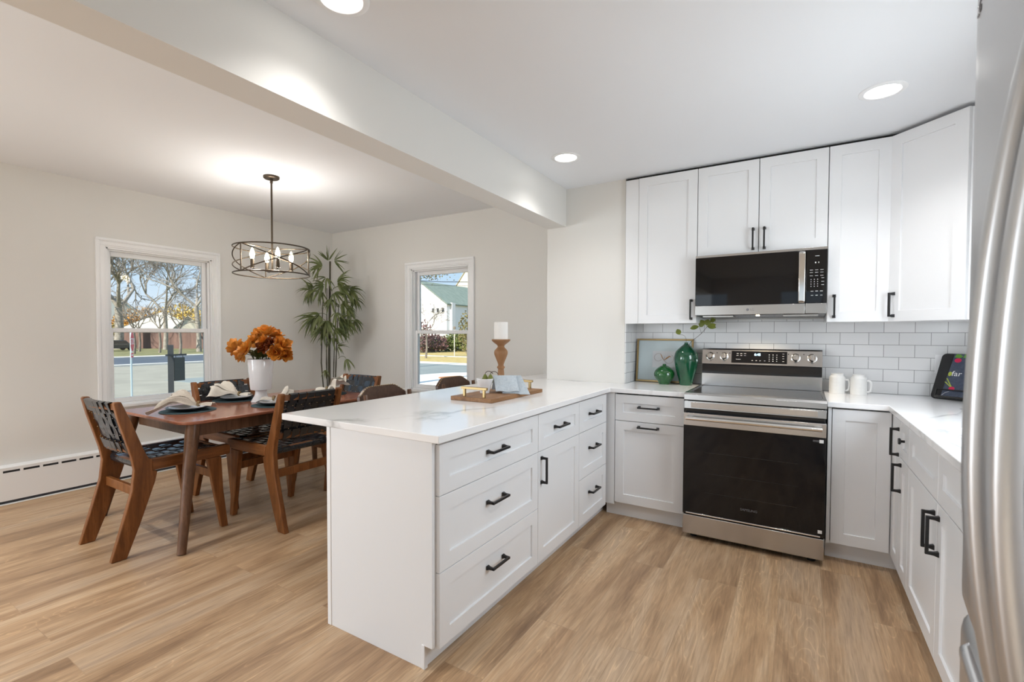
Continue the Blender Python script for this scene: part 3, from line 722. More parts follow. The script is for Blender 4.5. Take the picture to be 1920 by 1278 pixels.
for c0, c1, r_, a0, a1 in ((.170, .195, .030, 60, 330), (.252, .185, .036, 150, 420)):
    mb.tube([P3(c0+r_*math.cos(R(a0+(a1-a0)*i/18)), c1+r_*math.sin(R(a0+(a1-a0)*i/18)), .0078) for i in range(19)], .0009, 6)
mb.build('drawn_rings', mat('ink_line', (.30, .20, .16), .7), pf)
mb = MB()
mb.tube([P3(.186, .226, .0078), P3(.196, .205, .0078), P3(.205, .186, .0078), P3(.215, .172, .0078)], [.001, .003, .0025, .001], 6)
mb.tube([P3(.215, .172, .0078), P3(.235, .19, .0078), P3(.256, .205, .0078), P3(.272, .2, .0078)], [.001, .005, .0045, .001], 6)
mb.build('drawn_petals', mat('ink_ochre', (.50, .26, .10), .7), pf)
# green vases and the sprig
def vz(prof, n=40):                                  # smooth a lathe profile with Catmull-Rom
    out = []
    for i in range(len(prof)-1):
        p0, p1, p2, p3 = prof[max(i-1, 0)], prof[i], prof[i+1], prof[min(i+2, len(prof)-1)]
        for k in range(6):
            t_ = k/6; out.append(tuple(.5*((2*p1[q])+(-p0[q]+p2[q])*t_+(2*p0[q]-5*p1[q]+4*p2[q]-p3[q])*t_*t_+(-p0[q]+3*p1[q]-3*p2[q]+p3[q])*t_**3) for q in (0, 1)))
    out.append(prof[-1]); return [(max(r_, 0), z) for r_, z in out]
v1 = tag(MB().lathe(vz([(.0, .0), (.036, .0), (.040, .006), (.046, .018), (.066, .045), (.076, .072), (.066, .105), (.036, .132), (.014, .143), (.013, .152), (.008, .15), (.006, .13)]), (-.252, -.165, .9142), 40, False).build('vase', m_green2), 'squat round green glazed vase in front of the picture', 'vase', 'green glazed vases')
v2 = tag(MB().lathe(vz([(.0, .0), (.038, .0), (.045, .006), (.058, .06), (.076, .13), (.086, .195), (.076, .245), (.044, .282), (.016, .306), (.013, .318), (.008, .315), (.006, .29)]), (-.098, -.150, .9142), 44, False).build('vase', m_green), 'tall green glazed vase holding the leafy twig beside the range', 'vase', 'green glazed vases')
sg = thing('eucalyptus_sprig', 'thin twig with round olive leaves standing in the tall green vase', 'twig', (-.098, -.15, 1.20))
def bez(a, b_, c, d, n=10):
    a, b_, c, d = map(Vector, (a, b_, c, d)); return [a*(1-t)**3+b_*3*t*(1-t)**2+c*3*t*t*(1-t)+d*t**3 for t in (i/n for i in range(n+1))]
top = (-.098, -.15, 1.228)
main = bez((-.098, -.15, 1.10), (-.098, -.15, 1.28), (-.02, -.19, 1.23), (.051, -.18, 1.352), 14)
MB().tube(main, .0014, 6).build('twig', m_stem, sg)
MB().tube(bez((-.098, -.15, 1.10), (-.098, -.15, 1.26), (-.085, -.16, 1.288), (-.138, -.18, 1.290), 12), .0012, 6).build('twig', m_stem, sg)
MB().tube(bez((.012, -.185, 1.295), (.010, -.185, 1.315), (.004, -.185, 1.328), (-.002, -.185, 1.345), 6), .001, 6).build('twig', m_stem, sg)
def leaf(mb, base, tip, w, nrm, fold=.15, n=6, sharp=1.):
    base, tip, nrm = Vector(base), Vector(tip), Vector(nrm); ax = tip-base; L = ax.length; ax.normalize(); sd = ax.cross(nrm).normalized(); nn = sd.cross(ax)
    rows = []
    for i in range(n+1):
        t = i/n; ww = w*.5*(math.sin(math.pi*t**sharp)**.75 if 0 < t < 1 else 0.02)
        p = base+ax*L*t+nn*(L*.10*math.sin(math.pi*t)); rows.append([mb.b.verts.new(p+sd*ww+nn*ww*fold), mb.b.verts.new(p), mb.b.verts.new(p-sd*ww+nn*ww*fold)])
    for A, B in zip(rows, rows[1:]):
        mb.face([A[0], A[1], B[1], B[0]]); mb.face([A[1], A[2], B[2], B[1]])
for b_, t_, w_ in (((-.138, -.18, 1.290), (-.158, -.185, 1.332), .040), ((-.004, -.185, 1.350), (-.066, -.185, 1.334), .034), ((.0, -.185, 1.346), (.026, -.188, 1.384), .040), ((.03, -.182, 1.358), (.006, -.186, 1.398), .040),
                   ((.048, -.18, 1.356), (.060, -.186, 1.402), .050), ((.05, -.18, 1.352), (.112, -.182, 1.342), .034), ((.053, -.18, 1.354), (.112, -.184, 1.362), .030), ((.07, -.18, 1.385), (.108, -.186, 1.402), .036)):
    mb = MB(); leaf(mb, b_, t_, w_, (0, -1, .25)); mb.build('leaf', m_leaf, sg, smooth=80)
# two mugs
mg = thing('mug', 'ribbed white mug nearer the range, handle to the right', 'mug', (0, 0, 0), 'white mugs')
MB().lathe(vz([(.0, .0), (.040, .0), (.0435, .004), (.044, .02), (.0435, .06), (.043, .098), (.040, .110), (.034, .116), (.033, .124), (.034, .128), (.031, .128), (.030, .115), (.038, .10), (.038, .01), (.0, .008)]), (0, 0, 0), 36, False).build('cup', m_matte_cer, mg)
mb = MB()
for z in (.028, .050, .072): mb.tube([(.0440*math.cos(2*math.pi*i/36), .0440*math.sin(2*math.pi*i/36), z) for i in range(36)], .0009, 6, True)
mb.build('rib', m_matte_cer, mg)
MB().tube(bez((.040, 0, .088), (.058, 0, .094), (.068, 0, .086), (.064, 0, .052), 9)+bez((.064, 0, .052), (.062, 0, .022), (.056, 0, .016), (.040, 0, .022), 8)[1:], .0055, 10).build('handle', m_matte_cer, mg)
mg.location = (.836, -.135, .9142); mg.rotation_euler = (0, 0, R(-8))
dup(mg, (.947, -.160, .9142), R(-14), 'ribbed white mug farther from the range, in the middle of the counter')
# cookbook on its stand in the corner
cb = thing('cookbook_stand', 'black cookbook stand leaning in the counter corner by the refrigerator', 'stand', (1.40, -.23, .914))
th = R(25); cu_, cv_ = Vector((.8, -.6, 0)), Vector((.6*math.sin(th), .8*math.sin(th), math.cos(th))); cn_ = cu_.cross(cv_); co_ = Vector((1.300, -.16, .9165))
def PB(a, b_, d=0): return co_+cu_*a+cv_*b_+cn_*d
def flat(mb, pts, d0, d1):
    A = [mb.b.verts.new(PB(a, b_, d0)) for a, b_ in pts]; B = [mb.b.verts.new(PB(a, b_, d1)) for a, b_ in pts]
    mb.face(A[::-1]); mb.face(B)
    for i in range(len(pts)): mb.face([A[i], A[(i+1) % len(pts)], B[(i+1) % len(pts)], B[i]])
    return mb
def rrect(a0, a1, b0, b1, r_, n=5):
    o = []
    for cx, cy, s in ((a1-r_, b1-r_, 0), (a0+r_, b1-r_, 90), (a0+r_, b0+r_, 180), (a1-r_, b0+r_, 270)): o += [(cx+r_*math.cos(R(s+90*i/n)), cy+r_*math.sin(R(s+90*i/n))) for i in range(n+1)]
    return o
flat(MB(), rrect(-.010, .300, .002, .292, .024), -.004, .004).build('back_plate', mat('stand_black', (.012, .012, .013), .45), cb, .0015)
mb = flat(MB(), [(.020, .004), (.285, .004), (.285, .014), (.020, .014)], .004, .030); flat(mb, [(.020, .014), (.026, .014), (.026, .056), (.020, .056)], .022, .030); flat(mb, [(.026, .050), (.285, .050), (.285, .056), (.026, .056)], .022, .030)
mb.build('ledge', m_bplast, cb, .001)
mb = MB(); mb.tube([PB(.15, .20, -.004), Vector((1.50, -.085, .9165))], .004, 8); mb.build('prop_leg', m_bplast, cb)
bk = thing('cookbook', 'slate blue cookbook with radishes on its cover, standing on the black stand', 'book', tuple(PB(.165, .02, .01)))
flat(MB(), [(.046, .015), (.275, .015), (.275, .284), (.056, .284)], .0045, .0185).build('cover', noisy('slate_cover', (.030, .042, .075), (.060, .075, .115), 70, .5), bk, .001)
def ell(c, rx, ry, n=18, rot=0): return [(c[0]+rx*math.cos(2*math.pi*i/n)*math.cos(rot)-ry*math.sin(2*math.pi*i/n)*math.sin(rot), c[1]+rx*math.cos(2*math.pi*i/n)*math.sin(rot)+ry*math.sin(2*math.pi*i/n)*math.cos(rot)) for i in range(n)]
m_rad = mat('radish_red', (.55, .012, .075), .4); m_radg = mat('print_green', (.10, .26, .03), .6); m_lime = mat('print_lime', (.36, .42, .05), .6)
for c, rx, ry in (((.080, .243), .0165, .0135), ((.088, .066), .014, .0115)): flat(MB(), ell(c, rx, ry), .0185, .0192).build('printed_radish', m_rad, bk)
for p_ in ([(.060, .262), (.066, .283), (.085, .281), (.098, .268), (.085, .258)], [(.100, .260), (.106, .283), (.130, .279), (.122, .262)]): flat(MB(), p_, .0185, .0190).build('printed_leaf', m_radg, bk)
for p_ in (ell((.061, .156), .0085, .014), [(.050, .128), (.056, .127), (.086, .078), (.080, .077)], [(.046, .104), (.052, .106), (.082, .077), (.078, .075)]): flat(MB(), p_, .0185, .0190).build('printed_leaf', m_lime, bk)
text('far', .045, m_white_text, 'lettering', facing(PB(.068, .158, .0187), cu_, cv_), bk, .0003, 'LEFT')
mb = MB().tube([PB(.050, .020, .0187), PB(.062, .036, .0187), PB(.080, .047, .0187)], .0008, 5); mb.build('printed_stroke', m_white_text, bk)
op = thing('outlet_plate', 'white outlet plate on the tile beside the cookbook stand', 'outlet', (1.372, -.012, 1.115))
MB().box(1.337, 1.407, -.0125, -.0085, 1.057, 1.172).build('plate', m_trim, op, .0015)
for z in (1.095, 1.135): MB().box(1.356, 1.388, -.0140, -.0125, z-.014, z+.014).build('socket', m_trim, op, .001)

# serving tray, bowl, fruit, towel, candle on the peninsula
tx0, tx1, ty0, ty1, tz = -1.085, -.800, -1.725, -1.125, .9142
tr_ = thing('serving_tray', 'rectangular wooden board tray with two brass bar handles on the peninsula', 'tray', (-.94, -1.42, tz))
MB().box(tx0, tx1, ty0, ty1, tz, tz+.022).build('board', m_board, tr_, .0025)
for y in (ty0+.035, ty1-.035):
    mb = MB()
    for x in (-1.010, -.875): mb.box(x-.007, x+.007, y-.007, y+.007, tz+.022, tz+.066)
    mb.box(-1.030, -.855, y-.009, y+.009, tz+.064, tz+.078); mb.build('handle', m_gold, tr_, .0015)
bw = tag(MB().lathe(vz([(.0, .0), (.026, .0), (.029, .003), (.035, .03), (.045, .06), (.053, .084), (.050, .084), (.042, .058), (.03, .02), (.0, .015)]), (-1.000, -1.50, tz+.0225), 32, False).build('bowl', m_ceramic), 'small flared white bowl on the tray behind the towel', 'bowl')
for i, (x, y, lab) in enumerate(((-1.012, -1.478, 'green fruit with curled brown stem at the left of the white bowl'), (-.975, -1.476, 'green fruit with curled brown stem in the white bowl, by the towel'))):
    fg = thing('fruit', lab, 'fruit', (x, y, 1.00), 'green fruits in the bowl')
    MB().lathe(vz([(0, -.018), (.012, -.016), (.019, 0), (.015, .018), (.007, .032), (0, .037)]), (x, y, 1.012), 18, False).build('body', m_pear, fg)
    s_ = 1 if i == 0 else 1
    MB().tube(bez((x, y, 1.044), (x, y, 1.070), (x+.03, y+.02, 1.072), (x+.037, y+.03, 1.048), 8), .0022, 6).build('stem', m_stem, fg)
# folded towel hanging over the bowl side of the tray
def cloth(name, m, parent, fn, nu, nv, th_=.0025): return MB().grid(fn, nu, nv, th_).build(name, m, parent, smooth=60)
tw = thing('towel', 'pale blue folded linen towel draped over the tray edge beside the bowl', 'towel', (-.88, -1.43, tz))
ta, tb_ = Vector((-.982, -1.432, 1.034)), Vector((-.852, -1.378, 1.036))
def tw1(u, v):
    p = ta.lerp(tb_, u); d = Vector((.060, -.062, 0))*v+Vector((0, 0, -.088*v**1.1))
    return p+d+Vector((0, 0, .003*math.sin(u*9)))*(v)
def tw2(u, v):
    p = ta.lerp(tb_, .25+.98*u)+Vector((-.012, .014, -.001)); k = v
    d = Vector((.062, -.060, 0))*k*1.25+Vector((.028*v*u, .004*u, 0))+Vector((0, 0, -.100*k))
    q = p+d; q.z = max(q.z, .9175 if q.x > tx1+.01 else .938); return q
cloth('top_fold', m_towel, tw, tw1, 14, 12, .006); cloth('under_fold', m_towel, tw, tw2, 14, 16, .004)
def tw3(u, v):
    p = ta.lerp(tb_, u)+Vector((0, .004, .001)); return p+Vector((-.055, .055, 0))*v*.75+Vector((0, 0, -.090*v))
cloth('rear_fold', m_towel, tw, tw3, 10, 8, .005)
ch_ = thing('candlestick', 'turned natural wood candlestick standing behind the tray', 'candlestick', (-1.136, -1.10, .914))
sx, sy = -1.136, -1.100; k = 1.0
MB().lathe(vz([(0, 0), (.050, 0), (.053, .010), (.045, .024), (.031, .045), (.025, .085), (.021, .128), (.021, .137), (.027, .144), (.027, .152), (.020, .160), (.022, .176), (.037, .214), (.047, .243), (.044, .264), (.029, .282), (.023, .292), (.030, .304), (.052, .321), (.063, .332), (.063, .340), (.058, .342), (0, .340)]), (sx, sy, .9142), 36, False).build('stem', m_oldwood, ch_)
MB().lathe([(0, .003), (.064, .003), (.0655, .0)], (sx, sy, 1.252), 30, False).build('rim', m_oldwood, ch_)
cdl = thing('candle', 'thick white pillar candle on the wooden candlestick', 'candle', (sx, sy, 1.2565))
MB().lathe(vz([(0, 0), (.046, 0), (.047, .004), (.047, .108), (.044, .113), (.030, .109), (0, .107)]), (sx, sy, 1.2565), 32, False).build('wax', m_candle, cdl)
MB().tube([(sx, sy, 1.362), (sx+.001, sy, 1.374)], .001, 5).build('wick', m_stem, cdl)

# ------------------------------------------------------------------ dining table
T0x, T1x, T0y, T1y, TZ = -3.455, -2.535, -2.465, -.865, .750
cxm, cym = (T0x+T1x)/2, (T0y+T1y)/2
tb = thing('dining_table', 'walnut dining table with rounded corners and splayed legs', 'table', (cxm, cym, 0))
MB().prism(rrect(T0x, T1x, T0y, T1y, .085, 8), 'z', TZ-.020, TZ).build('tabletop', m_table, tb, .006, seg=3)
mb = MB(); ax, ay = .375, .700
for s in (-1, 1):
    mb.box(cxm-ax, cxm+ax, cym+s*ay-.010, cym+s*ay+.010, .645, .7295); mb.box(cxm+s*ax-.010, cxm+s*ax+.010, cym-ay, cym+ay, .645, .7295)
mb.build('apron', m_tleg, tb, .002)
for sx_ in (-1, 1):
    for sy_ in (-1, 1):
        p = [Vector((cxm+sx_*(.405+.155*q), cym+sy_*(.722+.145*q), .7295*(1-q)+.001)) for q in (0, .12, .3, .6, 1)]
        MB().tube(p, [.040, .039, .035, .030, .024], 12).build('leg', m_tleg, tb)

# ------------------------------------------------------------------ dining chairs (front = +y), woven leather
def make_chair():
    c_ = thing('dining_chair', 'x', 'chair', (0, 0, 0), 'dining chairs around the table')
    post = [(-.235, 0), (-.310, 0), (-.262, .17), (-.205, .38), (-.192, .50), (-.205, .58), (-.262, .79), (-.285, .895), (-.280, .903), (-.250, .903), (-.246, .895), (-.205, .79), (-.140, .60), (-.118, .552), (-.10, .545), (-.10, .478), (-.075, .470), (-.088, .41), (-.170, .17)]
    fl = [(.292, 0), (.334, 0), (.306, .25), (.295, .478), (.205, .478), (.222, .40), (.262, .17)]
    for s in (-1, 1):
        a, b_ = s*.208, s*.242
        MB().prism(post, 'x', a, b_).build('leg', m_chairwood, c_, .005)
        MB().prism(fl, 'x', a, b_).build('leg', m_chairwood, c_, .005)
        MB().prism([(-.1005, .545), (.345, .545), (.352, .538), (.352, .490), (.345, .482), (.225, .4785), (-.1005, .478)], 'x', a, b_).build('seat_rail', m_chairrail, c_, .004)
    MB().box(-.208, .208, .262, .285, .330, .385).build('stretcher', m_chairwood, c_, .003)
    MB().box(-.208, .208, -.178, -.155, .335, .390).build('stretcher', m_chairwood, c_, .003)
    MB().box(-.208, .208, .318, .342, .495, .532).build('cross_rail', m_chairwood, c_, .003); MB().box(-.208, .208, -.150, -.126, .492, .528).build('cross_rail', m_chairwood, c_, .003)
    # back rails follow the tilt of the posts
    def back(x, q, off=0.):                      # q 0 bottom rail .. 1 top rail
        return Vector((x, -.176-.083*q-.026*(1-(x/.21)**2)-off*.96, .612+.262*q-off*.26))
    for q in (0., 1.):
        mb = MB(); K = 10; rings = []
        for i in range(K+1):
            x = -.209+.418*i/K; p = back(x, q); rings.append([mb.b.verts.new(p+Vector((0, dy_, dz_))) for dy_, dz_ in ((-.009, -.020), (.009, -.020), (.009, .018), (-.009, .018))])
        for A, B in zip(rings, rings[1:]):
            for k in range(4): mb.face([A[k], A[(k+1) % 4], B[(k+1) % 4], B[k]])
        mb.face(rings[0]); mb.face(rings[-1]); mb.build('back_rail', m_chairwood, c_, .003)
    # seat weave
    def ribbon(mb, pts, side, w, th_=.003):
        n = len(pts); rows = []
        for i, p in enumerate(pts):
            tan = (pts[min(i+1, n-1)]-pts[max(i-1, 0)]).normalized(); s = side(i) if callable(side) else side; nn = tan.cross(s).normalized()
            rows.append([mb.b.verts.new(p+s*a*w/2+nn*d) for a, d in ((-1, 0), (1, 0), (1, -th_), (-1, -th_))])
        for A, B in zip(rows, rows[1:]):
            for k in range(4): mb.face([A[k], A[(k+1) % 4], B[(k+1) % 4], B[k]])
        mb.face(rows[0]); mb.face(rows[-1])
    nx, ny = 7, 8; X0, X1, Y0, Y1 = -.206, .206, -.150, .345; dx_, dy_ = (X1-X0)/nx, (Y1-Y0)/ny
    sag = lambda x: .020*(1-(x/.21)**2)
    mb = MB()
    for i in range(nx):
        x = X0+dx_*(i+.5); pts = [Vector((x, Y1-.004, .490)), Vector((x, Y1+.004, .512)), Vector((x, Y1+.002, .536-sag(x)*.5))]
        for j in range(ny):
            for t in (.25, .5, .75): y = Y1-dy_*(j+t); pts.append(Vector((x, y, .541-sag(x)+.0030*(1 if (i+j) % 2 else -1)*math.sin(math.pi*t))))
        pts += [Vector((x, Y0, .533-sag(x)*.5)), Vector((x, Y0-.006, .512)), Vector((x, Y0+.002, .488))]
        ribbon(mb, pts, Vector((1, 0, 0)), dx_*.965)
    for j in range(ny):
        y = Y1-dy_*(j+.5); pts = [Vector((-.2075, y, .543))]
        for i in range(nx):
            for t in (.25, .5, .75): x = X0+dx_*(i+t); pts.append(Vector((x, y, .541-sag(x)-.0030*(1 if (i+j) % 2 else -1)*math.sin(math.pi*t))))
        pts.append(Vector((.2075, y, .543))); ribbon(mb, pts, Vector((0, -1, 0)), dy_*.965)
    mb.build('seat', m_leather, c_, smooth=50)
    # back weave: six uprights looped over both rails, four cross straps
    nu, nv = 6, 4; mb = MB(); wx = .352/nu
    for i in range(nu):
        x = -.176+wx*(i+.5)
        pts = [back(x, .16, .013), back(x, -.09, .013), back(x, -.10, -.002), back(x, -.09, -.013), back(x, .05, -.013)]
        for j in range(nv):
            for t in (.25, .5, .75): pts.append(back(x, .10+.80*(j+t)/nv, -.004-.0022*(1 if (i+j) % 2 else -1)*math.sin(math.pi*t)))
        pts += [back(x, .95, -.013), back(x, 1.085, -.013), back(x, 1.095, 0), back(x, 1.085, .013), back(x, .84, .013)]
        ribbon(mb, pts, Vector((1, 0, 0)), wx*.93)
    for j in range(nv):
        q = .10+.80*(j+.5)/nv; pts = [back(-.207, q, 0)]
        for i in range(nu):
            for t in (.25, .5, .75): pts.append(back(-.176+wx*(i+t), q, -.004+.0022*(1 if (i+j) % 2 else -1)*math.sin(math.pi*t)))
        pts.append(back(.207, q, 0)); ribbon(mb, pts, Vector((0, -.3, 1)).normalized(), .050)
    mb.build('backrest', m_leather, c_, smooth=50)
    mb = MB()
    for i in range(nu):
        x = -.176+wx*(i+.5)
        for q in (.20, .80): mb.ball(back(x, q, .0145), .0028, 8)
    for j in range(nv):
        for x in (-.190, .190): mb.ball(back(x, .10+.80*(j+.5)/nv, .005), .003, 8)
    mb.build('nail_heads', m_gold, c_)
    return c_
chA = make_chair(); chA['label'] = 'teak and woven leather chair alone at the near table end, back to the room'
chA.location = (-2.885, -2.485, 0)
dup(chA, (-3.215, -1.735, 0), R(-90), 'teak woven leather chair pushed in between table and window')
dup(chA, (-2.490, -1.805, 0), R(90), 'teak woven leather chair on the peninsula side of the table')
dup(chA, (-2.910, -1.020, 0), R(180), 'teak woven leather chair at the far table end by the bamboo')

# bar stools behind the peninsula
def make_stool():
    s_ = thing('bar_stool', 'x', 'stool', (0, 0, 0), 'leather bar stools at the peninsula')     # front = +x
    for sx_, sy_ in ((1, 1), (1, -1)): MB().tube([(.16, sy_*.17, .60), (.19, sy_*.20, .0)], [.020, .015], 10).build('leg', m_tleg, s_)
    for sy_ in (1, -1): MB().tube([(-.19, sy_*.21, 0), (-.165, sy_*.185, .60), (-.19, sy_*.195, .80), (-.205, sy_*.197, .905)], [.015, .020, .018, .014], 10).build('leg', m_tleg, s_)
    MB().prism(rrect(-.19, .20, -.205, .205, .05), 'z', .595, .660).build('seat', m_brown, s_, .015, seg=3)
    mb = MB(); mb.tube([(.175, -.18, .22), (.175, .18, .22)], .011, 8); mb.build('footrest', m_tleg, s_)
    def fb(u, v):
        a = (u-.5)*2; y = a*.205; z = .70+v*(.245-.05*max(0, abs(a)-.55)**1.2/.35)
        return Vector((-.215-.035*(1-a*a)-.03*v, y, z))
    MB().grid(fb, 16, 10, .028).build('backrest', m_brown, s_, .004, smooth=60)
    mb = MB()
    for i in range(23):
        p = fb((i+.5)/23, .985); mb.ball(p+Vector((-.004, 0, .002)), .0045, 8)
    for v in (.3, .4, .5, .6, .7, .8, .9):
        for u in (.012, .988): mb.ball(fb(u, v)+Vector((-.004, 0, 0)), .0045, 8)
    mb.build('nail_trim', m_gold, s_)
    return s_
st = make_stool(); st['label'] = 'brown leather bar stool with nail trim, left of the two, beside the woven chairs'; st.location = (-1.50, -1.60, 0)
dup(st, (-1.50, -.83, -.018), 0, 'brown leather bar stool in front of the back window, partly hidden by the counter').location.z = 0

# place settings
m_gold2 = m_gold
def napkin(loc, ang, m, label, L=.15, spread=.55, lift=.055, seed=1, tail=.085, drop=0.):
    n_ = thing('napkin', label, 'napkin', (0, 0, 0), 'linen napkins on the plates'); q = random.Random(seed); ph = [q.uniform(0, 6) for _ in range(4)]
    def fan(u, v):
        a = (v-.5)*2; r_ = .012+L*u*(1+.16*math.sin(v*11+ph[0]))
        w_ = .010+spread*.20*u
        z = .012+lift*math.sin(min(1, u*1.15)*1.6)*(1-.55*a*a)+.022*u*math.sin(v*15+ph[1])+.012*math.sin(v*27+ph[2])*u**1.5+.008*math.sin(u*9+v*6+ph[3])-drop*max(0, u-.55)**1.3
        return Vector((-r_*(1-.15*a*a), a*w_+.016*u*math.sin(u*7+v*9+ph[3]), max(z, .003-drop*.6*u)))
    MB().grid(fan, 18, 44, .0025).build('cloth', m, n_, smooth=60)
    def fold(u, v):
        a = (v-.5)*2; p = fan(u*.9, .5+a*.26); return p+Vector((.015*u, .02*u*math.sin(ph[0]), .018*u+.012*u*math.cos(a*2.4)))
    MB().grid(fold, 10, 14, .0025).build('cloth_fold', m, n_, smooth=60)
    def tl(u, v):
        a = (v-.5)*2; return Vector((.005+tail*u, a*(.011+.030*u), .010+.010*math.sin(u*2.6)*(1-a*a)+.004*math.sin(v*14+ph[1])*u+.010*(1-a*a)))
    MB().grid(tl, 8, 12, .0025).build('cloth_tail', m, n_, smooth=60)
    mb = MB(); [mb.tube([(x, .0175*math.cos(2*math.pi*i/24), .019+.0165*math.sin(2*math.pi*i/24)) for i in range(24)], .0028, 8, True) for x in (-.002, .006)]
    mb.build('ring', m_gold, n_)
    n_.location = loc; n_.rotation_euler = (0, 0, ang); return n_
def setting(x, y, who, pale, ang):
    mt_ = tag(MB().lathe([(0, 0), (.168, 0), (.170, .002), (.168, .004), (0, .004)], (x, y, TZ+.0005), 56, False).build('place_mat', m_teal), 'round dark teal place mat ' + who, 'place mat', 'round place mats')
    pl = tag(MB().lathe(vz([(0, 0), (.07, 0), (.075, .002), (.10, .008), (.130, .020), (.134, .023), (.130, .0245), (.098, .012), (.07, .007), (0, .006)]), (x, y, TZ+.0048), 48, False).build('dinner_plate', m_plate), 'black stoneware dinner plate ' + who, 'plate', 'black dinner plates')
    sp_ = tag(MB().lathe(vz([(0, 0), (.06, 0), (.066, .002), (.10, .011), (.112, .017), (.110, .019), (.094, .012), (.06, .006), (0, .005)]), (x, y, TZ+.0125), 44, False).build('salad_plate', m_plate_w), 'pale glossy salad plate ' + who, 'plate', 'pale salad plates')
setting(-3.02, -2.215, 'at the near table end', 1, 0)
setting(-3.285, -1.735, 'on the window side of the table', 0, 0)
setting(-2.765, -1.72, 'on the peninsula side of the table', 0, 0)
setting(-2.99, -1.085, 'at the far table end', 0, 0)
napkin((-2.965, -2.175, TZ+.030), R(38), m_napkin_grey, 'oat linen napkin spilling off the plate at the near table end', .20, 1.05, .080, 3, .095, .16)
napkin((-3.275, -1.715, TZ+.030), R(30), m_napkin, 'cream linen napkin on the window-side plate', .165, 1.0, .070, 5)
napkin((-2.79, -1.72, TZ+.030), R(215), m_napkin, 'cream linen napkin on the peninsula-side plate, half hidden by the chair back', .12, .7, .045, 8)
napkin((-2.99, -1.085, TZ+.030), R(208), m_napkin, 'cream linen napkin on the far-end plate', .140, .9, .085, 11)
# white pedestal vase with the orange bouquet
vx, vy = -3.035, -1.675
tag(MB().lathe(vz([(0, 0), (.068, 0), (.070, .005), (.062, .022), (.046, .05), (.041, .078), (.044, .090)])+[(.074, .096), (.077, .105), (.086, .22), (.094, .335), (.093, .338), (.088, .335), (.078, .20), (.068, .12), (0, .11)], (vx, vy, TZ+.0005), 44, False).build('pedestal_vase', m_ceramic), 'tall white footed vase in the middle of the dining table', 'vase')
bq = thing('bouquet', 'bunch of large orange magnolia flowers in the white footed vase', 'flowers', (vx, vy, 1.08))
q = random.Random(5)
def bloom(c, axis, size, m, n):
    c, axis = Vector(c), Vector(axis).normalized(); a1 = axis.orthogonal().normalized(); a2 = axis.cross(a1); mb = MB()
    for layer, (cnt, elev, L) in enumerate(((5, 74, .62), (7, 52, .86), (n+1, 26, 1.0), (n, 2, .92))):
        for i in range(cnt):
            an = 2*math.pi*(i+.5*layer)/cnt+q.uniform(-.25, .25); el = R(elev+q.uniform(-12, 12)); d = (a1*math.cos(an)+a2*math.sin(an))*math.cos(el)+axis*math.sin(el)
            b_ = c+d*size*.06; l = size*L*q.uniform(.82, 1.08); sd = d.cross(axis)
            sd = sd.normalized() if sd.length > 1e-3 else a1; nn = sd.cross(d); w = l*q.uniform(.56, .72); K = 8; rows = []; tw_ = q.uniform(-.25, .25)
            for k in range(K+1):
                t = k/K; ww = w*.5*(math.sin(math.pi*min(1, t**.85*.97+.03)))**.72; cup = l*(.42*t*t-.10*t); roll = -.06*l*max(0, t-.75)*4
                p = b_+d*l*t*(1-.12*t)+nn*(cup+roll); rows.append([mb.b.verts.new(p+sd*ww*s_+nn*abs(s_)**1.6*ww*.62+nn*tw_*ww*s_*t) for s_ in (-1, -.6, -.25, .25, .6, 1)])
            for A, B in zip(rows, rows[1:]):
                for k in range(5): mb.face([A[k], A[k+1], B[k+1], B[k]])
    return mb.build('bloom', m, bq, smooth=70)
for (u, v, d), ax_, s, m, n in (((500, 628, 3.80), (.1, -.25, 1), .098, m_orange, 8), ((486, 632, 3.88), (-.35, -.1, 1), .088, m_orange, 7), ((516, 632, 3.90), (.35, .1, .9), .088, m_orange, 7), ((444, 654, 3.80), (-.8, -.2, .6), .098, m_orange, 8),
        ((468, 655, 3.68), (-.3, -.8, .55), .098, m_orange, 8), ((458, 664, 3.74), (-.6, -.5, .0), .085, m_orange, 7), ((527, 650, 3.80), (.85, .1, .55), .100, m_orange, 8), ((520, 662, 3.72), (.5, -.7, .15), .088, m_orange, 7), ((532, 664, 3.82), (.9, -.1, -.1), .080, m_orange, 7),
        ((497, 652, 3.72), (.1, -.9, .45), .075, m_orange_d, 7), ((478, 644, 4.02), (-.4, .8, .4), .098, m_orange, 7), ((514, 646, 4.05), (.4, .8, .5), .098, m_orange, 7), ((508, 645, 3.70), (.3, -.8, .5), .070, m_orange_d, 6), ((478, 642, 3.74), (-.2, -.6, .8), .075, m_orange, 7), ((497, 640, 3.72), (.0, -.8, .6), .070, m_orange, 6)):
    bloom(at(u, v, d), ax_, s, m, n)
for i in range(9):
    an = i*.7; b_ = Vector((vx+.03*math.cos(an), vy+.03*math.sin(an), 1.095)); mb = MB()
    leaf(mb, b_, b_+Vector((.13*math.cos(an), .13*math.sin(an), .035+.02*(i % 3))), .065, (0, 0, 1)); mb.build('leaf', m_dleaf, bq, smooth=70)
mb = MB(); q2 = random.Random(2)
for i in range(11): mb.tube([(vx+q2.uniform(-.03, .03), vy+q2.uniform(-.03, .03), .90), (vx+q2.uniform(-.07, .07), vy+q2.uniform(-.07, .07), 1.16)], .004, 6)
mb.build('stalks', m_dleaf, bq)

